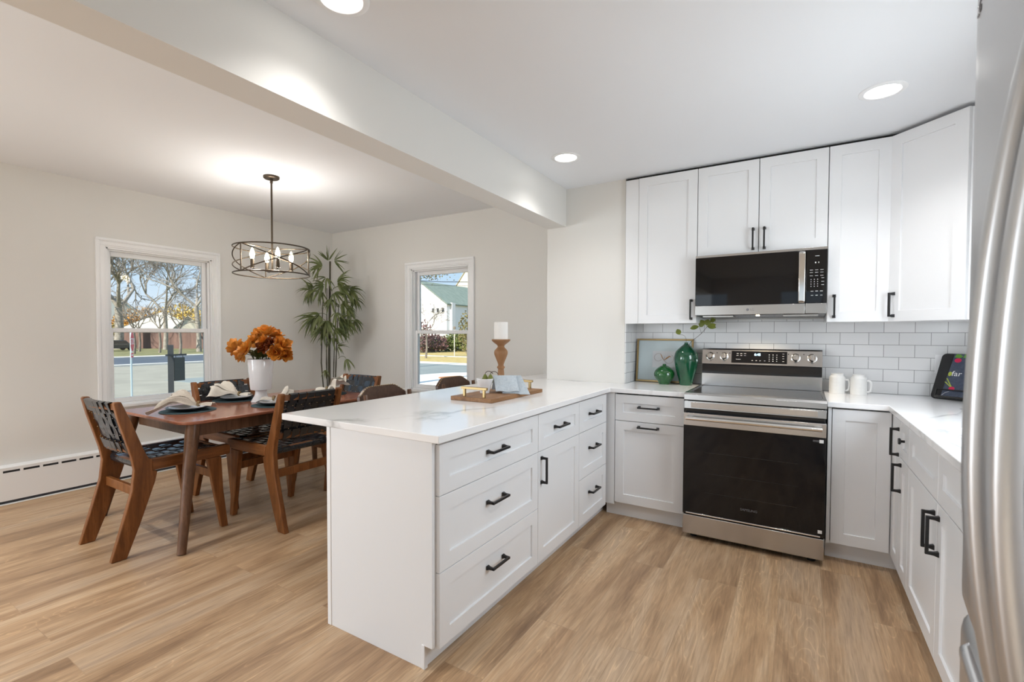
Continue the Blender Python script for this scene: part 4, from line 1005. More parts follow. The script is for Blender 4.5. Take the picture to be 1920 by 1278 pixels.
# ------------------------------------------------------------------ pendant lamp
lx, ly = -3.066, -1.548
pd = thing('pendant_lamp', 'open drum pendant of dark bronze bands with four candle bulbs over the table', 'lamp', (lx, ly, ZD))
m_brz = mat('dark_bronze', (.075, .056, .038), .38, .8)
MB().lathe([(0, -.022), (.052, -.022), (.060, -.016), (.062, -.0005), (0, -.0005)], (lx, ly, ZD), 32, False).build('canopy', m_brz, pd)
MB().tube([(lx, ly, ZD-.02), (lx, ly, 1.80)], .0075, 12).tube([(lx, ly, ZD-.020), (lx, ly, ZD-.055)], .011, 12).build('rod', m_brz, pd)
zt_, zb_, rr_ = 1.985, 1.772, .284; ph0 = R(-75)
def cyl(a, z): return Vector((lx+rr_*math.cos(a), ly+rr_*math.sin(a), z))
for z in (zt_, zb_): MB().tube([cyl(2*math.pi*i/64, z) for i in range(64)], .0052, 8, True).build('ring', m_brz, pd)
for k in range(3):
    a0 = R(-82)+2*math.pi*k/3; a1 = a0+2*math.pi/3
    MB().tube([cyl(a0, zb_), cyl(a0, zt_)], .0052, 8).build('upright', m_brz, pd)
    MB().tube([cyl(a0+(a1-a0)*i/20, zt_+(zb_-zt_)*i/20) for i in range(21)], .0045, 8).build('band', m_brz, pd)
    MB().tube([cyl(a0+(a1-a0)*i/20, zb_+(zt_-zb_)*i/20)*.9985+Vector((lx, ly, 1.88))*.0015 for i in range(21)], .0045, 8).build('band', m_brz, pd)
    MB().tube([cyl(a0, zt_), (lx, ly, zt_-.005)], .004, 8).build('spoke', m_brz, pd)
MB().lathe([(0, 0), (.045, 0), (.05, .006), (.045, .014), (.012, .018), (0, .018)], (lx, ly, 1.795), 24, False).build('hub', m_brz, pd)
for k in range(4):
    a = R(-107)+k*math.pi/2; px, py = lx+.148*math.cos(a), ly+.148*math.sin(a)
    MB().tube([(lx, ly, 1.805), (lx+.09*math.cos(a), ly+.09*math.sin(a), 1.800), (px, py, 1.812)], .005, 8).build('arm', m_brz, pd)
    s_ = MB().lathe([(.019, 0), (.0145, .004), (.014, .075), (0, .075)], (px, py, 1.812), 16).build('candle_sleeve', m_brz, pd)
    MB().lathe(vz([(.0, 0), (.010, .0), (.016, .020), (.0185, .036), (.013, .062), (.005, .084), (0, .090)]), (px, py, 1.887), 14, False).build('bulb', m_bulb, s_)
    light('pendant_glow', 'POINT', (px, py, 1.925), 10, (1, .96, .92), shadow_soft_size=.026)

# ------------------------------------------------------------------ bamboo in the corner
bx_, by_ = -4.10, -.16
bm = thing('bamboo_plant', 'tall artificial bamboo with dark canes in the dining room corner', 'plant', (bx_, by_, 0))
MB().lathe(vz([(0, 0), (.12, 0), (.13, .01), (.155, .15), (.165, .30), (.160, .31), (.150, .30), (.14, .24), (0, .24)]), (bx_, by_, 0), 32, False).build('basket', m_basket, bm)
MB().lathe([(0, .255), (.142, .255), (.142, .245)], (bx_, by_, 0), 24, False).build('soil', m_soil, bm)
q = random.Random(21)
def canepts(u0, u1, v1, d): 
    b_ = at(u0, 705, d); b_.z = .25; b_ = Vector((bx_+(b_.x-bx_)*.55, by_+(b_.y-by_)*.55, .25)); m_ = at(u0, 680, d); t_ = at(u1, v1, d); return [b_, m_, m_.lerp(t_, .5)+Vector((q.uniform(-.008, .008), 0, 0)), t_]
for u0, u1, v1, d, r_ in ((602.5, 606, 548, 5.66, .008), (612, 613, 540, 5.72, .007), (617, 619, 490, 5.60, .017), (626, 630, 560, 5.70, .007), (630, 635, 570, 5.62, .008)):
    p = canepts(u0, u1, v1, d); mb = MB(); n = 18; pts, rs = [], []
    for i in range(n+1):
        t = i/n*3; k = min(2, int(t)); pts.append(p[k].lerp(p[k+1], t-k)); rs.append(r_*(1.18 if i % 3 == 0 else 1)*(1-.45*i/n))
    mb.tube(pts, rs, 8); mb.build('cane', m_bamstem, bm)
def fan(u, v, d, spread, L, count, droop, seed, stem=None):
    q = random.Random(seed); c = at(u, v, d); mb = MB()
    if stem: mb.tube(bez(at(*stem), at(stem[0]*.5+u*.5, min(stem[1], v)-8, d), at(u, v-4, d), c, 8), .003, 6)
    for i in range(count):
        a = R(spread[0]+(spread[1]-spread[0])*(i+.5)/count+q.uniform(-9, 9)); dep = q.uniform(-.7, .7)
        dr = (_r2*math.cos(a)+_u2*math.sin(a)-_f*dep).normalized(); l = L*1.12*q.uniform(.75, 1.15); w = l*.118; K = 7; rows = []
        side = dr.cross(-_f*.8+Vector((q.uniform(-.5, .5), q.uniform(-.5, .5), .6))).normalized(); p = c+dr*.01; dd = dr.copy()
        for k in range(K+1):
            t = k/K; ww = w*.5*(min(1, t*5+.15))*(1-t**2.2)+.0004; nn = side.cross(dd).normalized()
            rows.append([mb.b.verts.new(p+side*ww+nn*ww*.35), mb.b.verts.new(p), mb.b.verts.new(p-side*ww+nn*ww*.35)])
            dd = (dd+Vector((0, 0, -droop/K*1.6))).normalized(); p = p+dd*(l/K)
        for A, B in zip(rows, rows[1:]): mb.face([A[0], A[1], B[1], B[0]]); mb.face([A[1], A[2], B[2], B[1]])
    mb.build('leaf_spray', m_bamleaf, bm, smooth=70)
for i, (u, v, d, sp_, L, n, dr, stem) in enumerate((
    (616, 489, 5.6, (60, 150), .15, 6, .1, None), (626, 489, 5.55, (-60, 75), .16, 8, .15, None), (605, 500, 5.55, (110, 230), .19, 9, .6, None), (598, 497, 5.6, (120, 260), .15, 7, .8, None),
    (612, 520, 5.5, (150, 330), .15, 9, .5, None), (608, 535, 5.5, (120, 260), .18, 9, .7, None), (588, 541, 5.55, (90, 270), .16, 12, .9, (612, 530, 5.6)), (582, 545, 5.6, (100, 290), .15, 10, 1.0, (612, 535, 5.65)), (600, 545, 5.5, (180, 330), .15, 8, .5, None),
    (632, 530, 5.5, (-60, 80), .19, 11, .7, None), (640, 540, 5.5, (-70, 60), .20, 11, .9, (622, 545, 5.6)), (655, 545, 5.55, (-90, 60), .19, 11, 1.0, (625, 540, 5.6)), (626, 548, 5.45, (-120, 20), .17, 9, .5, None), (662, 560, 5.6, (-100, 30), .15, 9, .9, (640, 540, 5.6)),
    (640, 568, 5.5, (-80, 60), .19, 10, 1.0, None), (650, 580, 5.5, (-90, 40), .17, 9, 1.0, (630, 575, 5.6)), (664, 600, 5.55, (-110, 20), .15, 9, .8, (645, 590, 5.6)),
    (600, 590, 5.5, (150, 300), .22, 12, .5, None), (590, 595, 5.5, (140, 290), .21, 12, .6, (612, 590, 5.6)), (585, 600, 5.6, (150, 290), .18, 9, .5, (610, 600, 5.6)), (612, 600, 5.45, (200, 330), .20, 12, .4, None), (606, 615, 5.5, (190, 320), .18, 10, .5, None),
    (636, 600, 5.5, (-80, 60), .20, 12, .8, None), (645, 605, 5.5, (-80, 40), .20, 12, .8, (628, 605, 5.6)), (628, 615, 5.45, (-110, 10), .19, 11, .5, None), (622, 632, 5.5, (200, 350), .14, 8, .6, None), (608, 628, 5.55, (200, 320), .12, 7, .6, None),
    (632, 650, 5.55, (-70, 70), .12, 6, .6, None), (648, 672, 5.5, (-110, -10), .16, 7, .7, (634, 672, 5.6)), (610, 692, 5.5, (230, 330), .10, 6, .4, None), (619, 560, 5.45, (200, 340), .16, 8, .5, None), (630, 585, 5.42, (-140, -20), .17, 9, .5, None))):
    fan(u, v, d, sp_, L, int(n*1.2), dr, 100+i, stem)

# ------------------------------------------------------------------ outdoors, seen through the two windows
GZ = -1.40
def fine_noise(name, c1, c2, sc, rough=.9): return noisy(name, c1, c2, sc, rough)
m_lawn = fine_noise('dry_lawn', (.30, .24, .10), (.46, .37, .15), 1.2); m_grass = fine_noise('dull_grass', (.14, .15, .06), (.28, .25, .11), .8)
m_yellow = fine_noise('leaf_strewn_lawn', (.42, .30, .09), (.60, .47, .20), 2.5)
m_asph = fine_noise('pale_asphalt', (.30, .285, .235), (.37, .35, .29), .6); m_asph_shade = fine_noise('shade_toned_asphalt', (.065, .085, .115), (.10, .12, .15), .5)
m_asph3 = fine_noise('green_grey_asphalt', (.22, .25, .25), (.28, .31, .30), .6)
m_conc = fine_noise('concrete', (.62, .60, .55), (.72, .70, .66), 1.5)
m_bark = noisy('grey_bark', (.13, .11, .09), (.32, .28, .24), 3, .9); m_bark2 = noisy('pale_bark', (.22, .195, .165), (.44, .40, .35), 3, .9)
def slabp(name, pts, z, m, label):
    return struct(name, MB().prism(pts, 'z', z-.3, z), m, None, label, smooth=0)
slabp('lawn', [(-140, -70), (60, -70), (60, 140), (-140, 140)], GZ-.06, m_grass, 'dull autumn grass around the house')
slabp('road', [(-45, -60), (-12, -60), (-12, 5), (-45, 30)], GZ, m_asph, 'pale asphalt street outside the left window')
slabp('curb', [(-45.9, -60), (-45, -60), (-45, 30), (-45.9, 31)], GZ+.14, m_conc, 'concrete curb across the street')
slabp('road_far', [(-61, -60), (-46.2, -60), (-46.2, 31), (-61, 42)], GZ+.02, m_asph_shade, 'asphalt beyond the far curb, coloured dark blue as if in shadow')  # shadow lying on the road is put into this slab's colour
slabp('sidewalk_far', [(-64, -60), (-62, -60), (-62, 44), (-64, 45)], GZ+.03, m_conc, 'pale walk behind the shadow-coloured asphalt')
slabp('road_side', [(-30, 9), (10, 9), (10, 28.5), (-30, 28.5)], GZ+.03, m_asph3, 'grey-green street outside the back window')
slabp('lawn_far', [(-60, 31), (10, 31), (10, 62), (-60, 62)], GZ+.01, m_yellow, 'lawn strewn with yellow leaves')
slabp('kerb_side', [(-60, 28.5), (10, 28.5), (10, 31), (-60, 31)], GZ+.02, m_conc, 'pale curb strip before the yellow lawn')
slabp('sidewalk', [(-60, 39.4), (10, 39.4), (10, 40.6), (-60, 40.6)], GZ+.05, m_conc, 'thin sidewalk across the yellow lawn')
ic = at(868, 711, 28.2)
slabp('pavement', [(ic.x+3.4*math.cos(2*math.pi*i/28), ic.y+3.9*math.sin(2*math.pi*i/28)) for i in range(28)], GZ+.10, mat('bright_concrete', (.80, .79, .74), .8), 'rounded pale concrete island on the side street')
o_ = at(846, 709, 28.2)
slabp('leaf_patch', [(o_.x+.55*math.cos(i)+.1*math.sin(3*i), o_.y+.9*math.sin(i)) for i in [2*math.pi*k/14 for k in range(14)]], GZ+.13, mat('fallen_leaf_orange', (.46, .17, .05), .9), 'patch of orange fallen leaves on the pale island')

def ground_at(u, d): p = at(u, 700, d); p.z = GZ; return p
def grow(mb, p, d, l, r_, lev, q, kids=3, up=.10, ang=.62, minr=.006, thin=None):
    n = 3; pts = [p]; cur = p; dd = d.copy()
    for i in range(n):
        dd = (dd+Vector((q.uniform(-1, 1), q.uniform(-1, 1), q.uniform(-1, 1)))*.13+Vector((0, 0, up*.3))).normalized(); cur = cur+dd*(l/n); pts.append(cur)
    mb_ = mb if (thin is None or r_ > .05) else thin
    mb_.tube(pts, [max(minr, r_*(1-.38*i/n)) for i in range(n+1)], 6 if r_ > .05 else 4)
    if lev <= 0: return
    for k in range(kids+(1 if q.random() < .35 else 0)):
        ax = dd.orthogonal().normalized(); ax.rotate(Matrix.Rotation(q.uniform(0, 2*math.pi), 3, dd)); nd = dd.copy(); nd.rotate(Matrix.Rotation(ang*q.uniform(.55, 1.35), 3, ax))
        b_ = pts[-1] if k < 2 else pts[q.randint(1, n)]
        grow(mb, b_, nd, l*q.uniform(.62, .86), r_*.60, lev-1, q, kids, up, ang, minr, thin)
def bare_tree(label, base, fork, r_, l, lev, seed, m, lean=(0, 0, 1), kids=3, minr=.012, ang=.62, up=.1):
    t_ = thing('bare_tree', label, 'tree', tuple(base), 'bare autumn trees across the street'); q = random.Random(seed); mb, th_ = MB(), MB()
    f_ = Vector(base)+Vector(lean).normalized()*fork; mb.tube([Vector(base)-Vector((0, 0, .2)), Vector(base).lerp(f_, .4)+Vector((.05, .1, 0)), f_], [r_*1.25, r_*1.02, r_*.95], 10)
    for k in range(3):
        a = 2*math.pi*k/3+q.uniform(-.4, .4); grow(mb, f_, Vector((math.cos(a)*.62, math.sin(a)*.62, .75)).normalized(), l, r_*.62, lev, q, kids, up, ang, minr, th_)
    mb.build('trunk', m, t_, smooth=60); th_.build('twigs', m_bark, t_, smooth=0); return t_
bare_tree('big bare tree with a thick pale trunk at the left of the window view', ground_at(223, 80), 6.9, .60, 4.6, 5, 4, m_bark2, (0, .02, 1), 3, .014)
bare_tree('wide bare tree forking low behind the pale roofed house', ground_at(311, 78), 6.0, .30, 3.9, 5, 9, m_bark2, (0, 0, 1), 3, .013, .66, .0)
bare_tree('bare tree with fine twigs at the right of the window view', ground_at(374, 70), 6.5, .30, 3.6, 5, 15, m_bark2, (0, -.05, 1), 3, .012)
bare_tree('distant bare tree between the two nearer ones', ground_at(268, 100), 6, .26, 4.4, 6, 23, m_bark2, (0, 0, 1), 2, .016)
for u, d, lab, sd in ((252, 62, 'slim dark trunk in front of the brick wall, left of the others', 31), (262, 70, 'slim dark trunk against the brick wall next to the left one', 32), (300, 66, 'slim trunk in front of the middle of the brick wall', 33), (338, 60, 'slim trunk by the dark sign post', 34)):
    bare_tree(lab, ground_at(u, d), 3.2, .14, 1.5, 3, sd, m_bark, (0, 0, 1), 3, .012)
def shrub(label, c, size, m, n, seed, name='shrub', group='shrubs across the street', leafs=.22):
    t_ = thing(name, label, 'bush', (c.x, c.y, c.z), group); q = random.Random(seed); mb = MB(); st = MB()
    for i in range(n):
        while True:
            v = Vector((q.uniform(-1, 1), q.uniform(-1, 1), q.uniform(-1, 1)))
            if .25 < v.length < 1: break
        p = c+Vector((v.x*size[0], v.y*size[1], size[2]*(1+v.z*.98)))
        a = Vector((q.uniform(-1, 1), q.uniform(-1, 1), q.uniform(-1, 1))).normalized(); b_ = a.orthogonal().normalized(); s = leafs*q.uniform(.6, 1.4)
        mb.face([mb.b.verts.new(p+a*s), mb.b.verts.new(p+b_*s*.6), mb.b.verts.new(p-a*s), mb.b.verts.new(p-b_*s*.6)])
    for i in range(6): st.tube([c+Vector((q.uniform(-.2, .2)*size[0], q.uniform(-.2, .2)*size[1], -.1)), c+Vector((q.uniform(-.6, .6)*size[0], q.uniform(-.6, .6)*size[1], size[2]*1.5))], .05, 5)
    st.build('stems', m_bark, t_); f_ = mb.build('foliage', m, t_, smooth=0); return t_
m_or = noisy('orange_foliage', (.42, .19, .03), (.62, .34, .07), .7, .8); m_go = noisy('golden_foliage', (.50, .33, .07), (.66, .48, .14), .7, .8)
m_gn = noisy('hedge_green', (.055, .085, .02), (.17, .20, .045), .9, .8); m_pu = noisy('purple_foliage', (.09, .045, .05), (.20, .10, .09), .9, .8); m_ol = noisy('olive_foliage', (.12, .11, .04), (.26, .22, .09), .7, .8)
for u, d, sz, m, n, sd, lab in ((240, 112, (3.4, 5.5, 3.6), m_or, 1100, 41, 'rusty orange shrub beside the thick bare trunk'), (272, 116, (3.5, 6.5, 4.6), m_or, 1100, 42, 'rusty orange tree foliage behind the pale roof'),
        (338, 118, (3.5, 7, 5.0), m_go, 1300, 43, 'golden foliage right of the pale roof'), (366, 113, (3, 5, 4.2), m_go, 1000, 44, 'golden foliage at the right edge of the window'),
        (352, 126, (4, 6, 5.6), m_ol, 900, 45, 'olive foliage behind the golden trees'), (214, 104, (3, 4, 2.4), m_ol, 700, 46, 'olive shrub at the left edge of the window')):
    shrub(lab, ground_at(u, d), sz, m, n, sd, leafs=.26)
# brick wall across the street
bwp0, bwp1 = ground_at(236, 84), ground_at(400, 84)
m_brick = mat('red_brick', (.30, .12, .09), .85); t, b = nodes(m_brick)
t.links.new(ramp(t, noise(t, mapped(t, (1, .6, .25)), 1.1, 4), [(.3, (.125, .075, .065)), (.7, (.24, .145, .120))]), b.inputs['Base Color'])
bwall = thing('brick_wall', 'long red brick wall across the street behind the slim trunks', 'wall', (bwp0.x, bwp0.y, GZ))
dv = (bwp1-bwp0).normalized(); nv_ = Vector((dv.y, -dv.x, 0))
def along(mb, p, dv, nv_, l, w, z0, z1):
    V = [mb.b.verts.new(Vector((p.x, p.y, 0))+dv*a+nv_*b_+Vector((0, 0, z))) for z in (z0, z1) for a, b_ in ((0, 0), (l, 0), (l, w), (0, w))]
    for f in ((3, 2, 1, 0), (4, 5, 6, 7), (0, 1, 5, 4), (1, 2, 6, 5), (2, 3, 7, 6), (3, 0, 4, 7)): mb.face([V[i] for i in f])
    return mb
L_ = (bwp1-bwp0).length
along(MB(), bwp0, dv, nv_, L_, .35, GZ-.1, 1.35).build('wall_body', m_brick, bwall); along(MB(), bwp0-nv_*.05, dv, nv_, L_, .45, 1.35, 1.45).build('coping', mat('brick_coping', (.40, .22, .18), .8), bwall)
# houses
def house(label, c, ang, w, l, eave, ridge, mw_, mr, group=None, wins=(), hip=0.):
    """gable end at local y=0 (width w along x), running back l along +y"""
    h_ = thing('house', label, 'house', (c.x, c.y, GZ), group); Rm = Matrix.Rotation(ang, 4, 'Z')
    def Pq(x, y, z): return Vector((c.x, c.y, 0))+Rm @ Vector((x, y, 0))+Vector((0, 0, z))
    mb = MB(); fr = [(-w/2, GZ-.2), (w/2, GZ-.2), (w/2, eave)]+([(0, ridge)] if not hip else [])+[(-w/2, eave)]
    A = [mb.b.verts.new(Pq(x, 0, z)) for x, z in fr]; B = [mb.b.verts.new(Pq(x, l, z)) for x, z in fr]; mb.face(A[::-1]); mb.face(B)
    for i in range(len(fr)): mb.face([A[i], A[(i+1) % len(fr)], B[(i+1) % len(fr)], B[i]])
    mb.build('walls', mw_, h_, smooth=0); mb = MB(); o = .35
    for s in (-1, 1):
        e_ = eave-o*(ridge-eave)/(w/2); q0 = [(s*(w/2+o), -.3, e_), (0, -.3+hip, ridge), (0, l+.3-hip, ridge), (s*(w/2+o), l+.3, e_)]
        V = [mb.b.verts.new(Pq(x, y, z+d)) for d in (.02, .2) for x, y, z in q0]
        for f in ((0, 1, 2, 3), (7, 6, 5, 4), (0, 4, 5, 1), (1, 5, 6, 2), (2, 6, 7, 3), (3, 7, 4, 0)): mb.face([V[i] for i in f])
    if hip:
        for y0, y1 in ((-.3, -.3+hip), (l+.3, l+.3-hip)): mb.face([mb.b.verts.new(Pq(*p)) for p in ((-w/2-o, y0, eave-.1), (w/2+o, y0, eave-.1), (0, y1, ridge+.1))])
    mb.build('roof', mr, h_, smooth=0)
    for face_, a, z, ww, hh in wins:
        mb = MB(); g_ = MB()
        for bb, e2, dp in ((mb, .08, .05), (g_, 0, .07)):
            q0 = [(a-ww/2-e2, z-hh/2-e2), (a+ww/2+e2, z-hh/2-e2), (a+ww/2+e2, z+hh/2+e2), (a-ww/2-e2, z+hh/2+e2)]
            V = [bb.b.verts.new(Pq(x, d, z_) if face_ == 'g' else Pq(w/2-d, x, z_)) for d in (.02, -dp) for x, z_ in q0]
            for f in ((0, 1, 2, 3), (7, 6, 5, 4), (0, 4, 5, 1), (1, 5, 6, 2), (2, 6, 7, 3), (3, 7, 4, 0)): bb.face([V[i] for i in f])
        wo = mb.build('window', m_trim, h_, smooth=0); g_.build('pane', mat('far_glass', (.03, .035, .04), .1), wo, smooth=0)
    return h_
m_wh = mat('white_siding', (.86, .87, .90), .7); m_groof = noisy('green_grey_shingle', (.17, .22, .19), (.24, .29, .25), 1.5, .85); m_tan = noisy('tan_shingle', (.46, .41, .32), (.58, .53, .43), 1.2, .85); m_pale = noisy('pale_shingle', (.55, .52, .46), (.68, .65, .58), 1.5, .85); m_cream = mat('cream_siding', (.78, .72, .58), .75)
# white house through the back window: its near corner stands at u = 838
kc = ground_at(838, 82)
wins = [('g', a, 5.3, .50, .72) for a in (2.95, 4.0, 5.15)]+[('s', 7.0, 5.3, 2.2, 2.3)]
hs = house('white house with a green grey roof across the side street', kc+Vector((-5.95, 0, 0)), 0, 11.9, 15, 6.4, 10.4, m_wh, m_groof, None, wins)
along(MB(), kc+Vector((0, .9, 0)), Vector((0, 1, 0)), Vector((1, 0, 0)), .9, .45, GZ-.1, 6.6).build('chimney', mat('white_painted_brick', (.82, .83, .86), .8), hs)
kc3 = ground_at(874, 118)
house('cream house with a tan roof behind the white one', kc3+Vector((-2, 3, 0)), R(-14), 19, 14, 8.5, 17.5, m_cream, m_tan, None, [('g', -3.5, 6, 1.5, 2.1)])
house('low house with a pale hipped roof behind the brick wall', ground_at(312, 97)+Vector((0, -1, 0)), R(62), 13, 14, 1.9, 5.4, m_cream, m_pale, None, [('g', 1, .6, 1.2, 1.4)], 3.0)
house('house with a cream gable at the right, behind the brick wall', ground_at(354, 90), R(66), 5.6, 8, 1.5, 4.4, m_cream, m_pale, None, [])
house('grey green roofed house behind the thick bare tree', ground_at(196, 124), R(62), 15, 12, 6.4, 11.5, mat('grey_siding', (.36, .38, .36), .8), m_groof, None, [('g', 0, 3, 1.4, 1.8)])
# hedges and plants across the side street
for u, d, sz, m, n, sd, lab in ((868, 72, (4.2, 2.2, 1.45), m_gn, 1500, 51, 'green hedge right of the white house'), (838, 73, (2.6, 2.0, 1.15), m_gn, 900, 52, 'green hedge in front of the white house corner'),
        (802, 70, (2.8, 2, 1.15), m_gn, 800, 53, 'dark green bush below the white gable'), (815, 69, (2.4, 1.6, 1.3), m_pu, 900, 54, 'purple leaved bush below the white gable'), (790, 66, (1.6, 1.5, 2.4), m_pu, 500, 55, 'reddish shrub at the left edge of the back window'), (878, 66, (1.4, 1.5, 3.0), m_ol, 500, 56, 'tall thin shrub at the right edge of the back window')):
    shrub(lab, ground_at(u, d), sz, m, n, sd, leafs=.17)
bare_tree('small bare tree in front of the white gable', ground_at(798, 52), 2.6, .10, 1.5, 4, 61, m_bark, (.05, 0, 1), 3, .010)
ok = thing('oak_branch', 'leafy oak tree whose branches hang into the top of the back window', 'tree', tuple(ground_at(752, 24)))
bp_ = ground_at(752, 24); q = random.Random(77); mb = MB(); lf = MB()
mb.tube([bp_-Vector((0, 0, .2)), bp_+Vector((0, 0, 2.5)), at(760, 500, 24)], [.28, .22, .16], 10)
for k in range(7):
    e0 = at(760, 500, 24); e1 = at(q.uniform(785, 850), q.uniform(505, 528), 24+q.uniform(-1.5, 1.5)); m1 = e0.lerp(e1, .5)+Vector((0, 0, .25)); mb.tube(bez(e0, m1, m1, e1, 8), [.06*(1-.1*i) for i in range(9)], 5)
    for i in range(90):
        t_ = q.uniform(.25, 1.05); p = e0.lerp(e1, t_)+Vector((q.gauss(0, .22), q.gauss(0, .22), q.gauss(0, .17)+.1)); a = Vector((q.uniform(-1, 1), q.uniform(-1, 1), q.uniform(-1, 1))).normalized(); c_ = a.orthogonal().normalized(); s = .055
        lf.face([lf.b.verts.new(p+a*s), lf.b.verts.new(p+c_*s*.6), lf.b.verts.new(p-a*s), lf.b.verts.new(p-c_*s*.6)])
mb.build('limb', m_bark, ok, smooth=60); lf.build('foliage', m_ol, ok, smooth=0)
for v0, v1, lab in ((524, 526, 'upper black utility wire across the back window'), (531, 533, 'lower thin utility wire across the back window')):
    p0, p1 = at(700, v0-2, 34), at(960, v1+3, 34); tag(MB().tube([p0, p0.lerp(p1, .5)-Vector((0, 0, .1)), p1], .022 if v0 < 528 else .012, 6).build('utility_wire', m_black), lab, 'wire', 'utility wires')
for u_, lab in ((700, 'wooden utility pole left of the back window view'), (960, 'wooden utility pole right of the back window view')):
    p = ground_at(u_, 34); tag(MB().tube([p-Vector((0, 0, .3)), p+Vector((0, 0, 8.2))], [.15, .11], 10).build('utility_pole', m_bark), lab, 'pole', 'utility poles')
p = ground_at(852, 57)
lp = thing('lamp_post', 'thin pale post on the yellow lawn across the side street', 'post', tuple(p))
MB().tube([p-Vector((0, 0, .2)), p+Vector((0, 0, 3.2))], .06, 8).build('pole', mat('pale_post', (.62, .58, .50), .6), lp); MB().lathe([(0, 0), (.16, .02), (.16, .28), (.05, .36), (0, .36)], tuple(p+Vector((0, 0, 3.2))), 10).build('lantern', m_bark, lp)
# stop sign, almost edge-on
sb = ground_at(246.5, 17.7)
ss = thing('stop_sign', 'red and white stop sign on a pale blue post, seen almost edge-on', 'sign', tuple(sb))
MB().tube([sb-Vector((0, 0, .3)), sb+Vector((0, 0, 2.72))], .032, 8).build('post', mat('galvanised_post', (.50, .62, .68), .45, .3), ss)
vd = Vector((sb.x-CAM.x, sb.y-CAM.y, 0)).normalized(); sn = -vd; sn.rotate(Matrix.Rotation(R(82), 3, 'Z')); sr = Vector((0, 0, 1)).cross(sn)
def board(c, pts, m, name, d0, d1):
    mb = MB(); A = [mb.b.verts.new(c+sr*x+Vector((0, 0, z))+sn*d0) for x, z in pts]; B = [mb.b.verts.new(c+sr*x+Vector((0, 0, z))+sn*d1) for x, z in pts]
    mb.face(A[::-1]); mb.face(B)
    for i in range(len(pts)): mb.face([A[i], A[(i+1) % len(pts)], B[(i+1) % len(pts)], B[i]])
    return mb.build(name, m, ss, smooth=0)
octo = lambda r_: [(r_*math.cos(R(22.5+45*i)), r_*math.sin(R(22.5+45*i))) for i in range(8)]
m_sred = mat('sign_red', (.62, .03, .06), .5); m_swht = mat('sign_white', (.85, .84, .84), .5)
sc_ = sb+Vector((0, 0, 2.36)); board(sc_, octo(.405), m_swht, 'border', .035, .040); board(sc_, octo(.375), m_sred, 'face', .040, .044)
text('STOP', .34, m_swht, 'lettering', facing(sc_+sn*.046, sr, (0, 0, 1)), ss, .001)
sc2 = sb+Vector((0, 0, 1.86)); board(sc2, [(-.23, -.08), (.23, -.08), (.23, .08), (-.23, .08)], m_sred, 'lower_plate', .035, .040); board(sc2, [(-.20, -.018), (.20, -.018), (.20, .03), (-.20, .03)], m_swht, 'plate_band', .040, .043)
# yard sign post with hanging board
yb_ = ground_at(320.5, 21.4)
ys = thing('yard_sign', 'dark wooden yard sign post with a hanging dark board', 'sign', tuple(yb_))
vd = Vector((yb_.x-CAM.x, yb_.y-CAM.y, 0)).normalized(); sr = vd.cross(Vector((0, 0, 1))); m_dk = mat('charcoal_paint', (.045, .05, .055), .6)
sr2 = (sr+vd*.75).normalized(); nn_ = Vector((sr2.y, -sr2.x, 0))
along(MB(), yb_-sr*.11, sr, vd, .22, .20, GZ-.3, GZ+2.15).build('post', m_dk, ys)
along(MB(), yb_-sr2*.25, sr2, nn_, .95, .07, GZ+1.66, GZ+1.74).build('arm', m_dk, ys)
along(MB(), yb_+sr2*.14, sr2, nn_, .50, .03, GZ+.52, GZ+1.58).build('board', mat('charcoal_board', (.06, .065, .06), .55), ys)
mb = MB()
for a in (.22, .56): mb.tube([yb_+sr2*a+nn_*.015+Vector((0, 0, 1.58)), yb_+sr2*a+nn_*.015+Vector((0, 0, 1.67))], .012, 5)
mb.build('hanger', m_dk, ys)
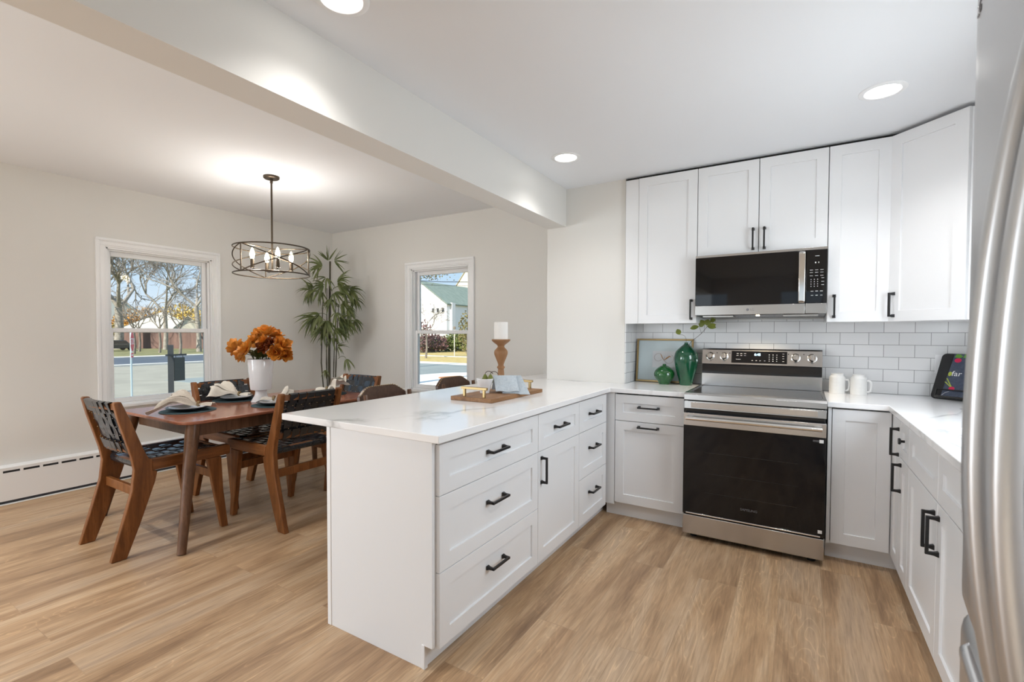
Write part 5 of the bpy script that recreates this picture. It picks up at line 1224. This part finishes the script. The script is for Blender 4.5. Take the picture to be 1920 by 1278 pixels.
# dark car at the left of the view
cb_ = ground_at(219, 72)
cr = thing('car', 'dark parked car at the left edge of the window view', 'car', tuple(cb_)); dv = Vector((-.25, 1, 0)).normalized(); nv_ = Vector((dv.y, -dv.x, 0))
prof = [(-2.3, .35), (2.3, .35), (2.35, .75), (2.2, .98), (1.35, 1.05), (.75, 1.55), (-1.5, 1.58), (-2.2, 1.08), (-2.35, .8)]
def carp(pr, w0, w1, m, name):
    mb = MB(); A = [mb.b.verts.new(cb_+dv*a+nv_*w0+Vector((0, 0, z))) for a, z in pr]; B = [mb.b.verts.new(cb_+dv*a+nv_*w1+Vector((0, 0, z))) for a, z in pr]; mb.face(A[::-1]); mb.face(B)
    for i in range(len(pr)): mb.face([A[i], A[(i+1) % len(pr)], B[(i+1) % len(pr)], B[i]])
    return mb.build(name, m, cr, .04)
carp(prof, -.9, .9, mat('dark_car_paint', (.02, .025, .035), .2, coat=.5), 'body')
carp([(1.15, 1.08), (.72, 1.46), (-1.42, 1.49), (-1.95, 1.10)], -.93, .93, m_bglass, 'side_windows')
for a in (-1.4, 1.45):
    for w_ in (-.92, .70): MB().tube([cb_+dv*a+nv_*w_+Vector((0, 0, .34)), cb_+dv*a+nv_*(w_+.22)+Vector((0, 0, .34))], .34, 18).build('wheel', m_bplast, cr)
# bare woods far behind the houses
q = random.Random(91); mb = MB()
for i in range(330):
    az = R(100+q.uniform(-28, 95)); d = q.uniform(165, 205); c = Vector((d*math.cos(az), d*math.sin(az), GZ)); h = q.uniform(6, 11.5)
    mb.tube([c, c+Vector((0, 0, h*.5)), c+Vector((q.uniform(-.6, .6), q.uniform(-.6, .6), h))], [.28, .2, .06], 4)
    for k in range(26):
        p = c+Vector((q.gauss(0, 2.0), q.gauss(0, 2.0), h*q.uniform(.25, 1.05))); a = Vector((q.uniform(-1, 1), q.uniform(-1, 1), q.uniform(-.4, 1))).normalized(); b_ = a.orthogonal().normalized(); s = q.uniform(.5, 1.3)
        mb.face([mb.b.verts.new(p+a*s), mb.b.verts.new(p+b_*s*.22), mb.b.verts.new(p-a*s), mb.b.verts.new(p-b_*s*.22)])
tl_ = mb.build('treeline', noisy('winter_woods', (.16, .13, .10), (.34, .26, .17), .12, .95), None, smooth=0)
tag(tl_, 'grey brown bare woods far behind the houses', 'trees'); tl_['kind'] = 'stuff'
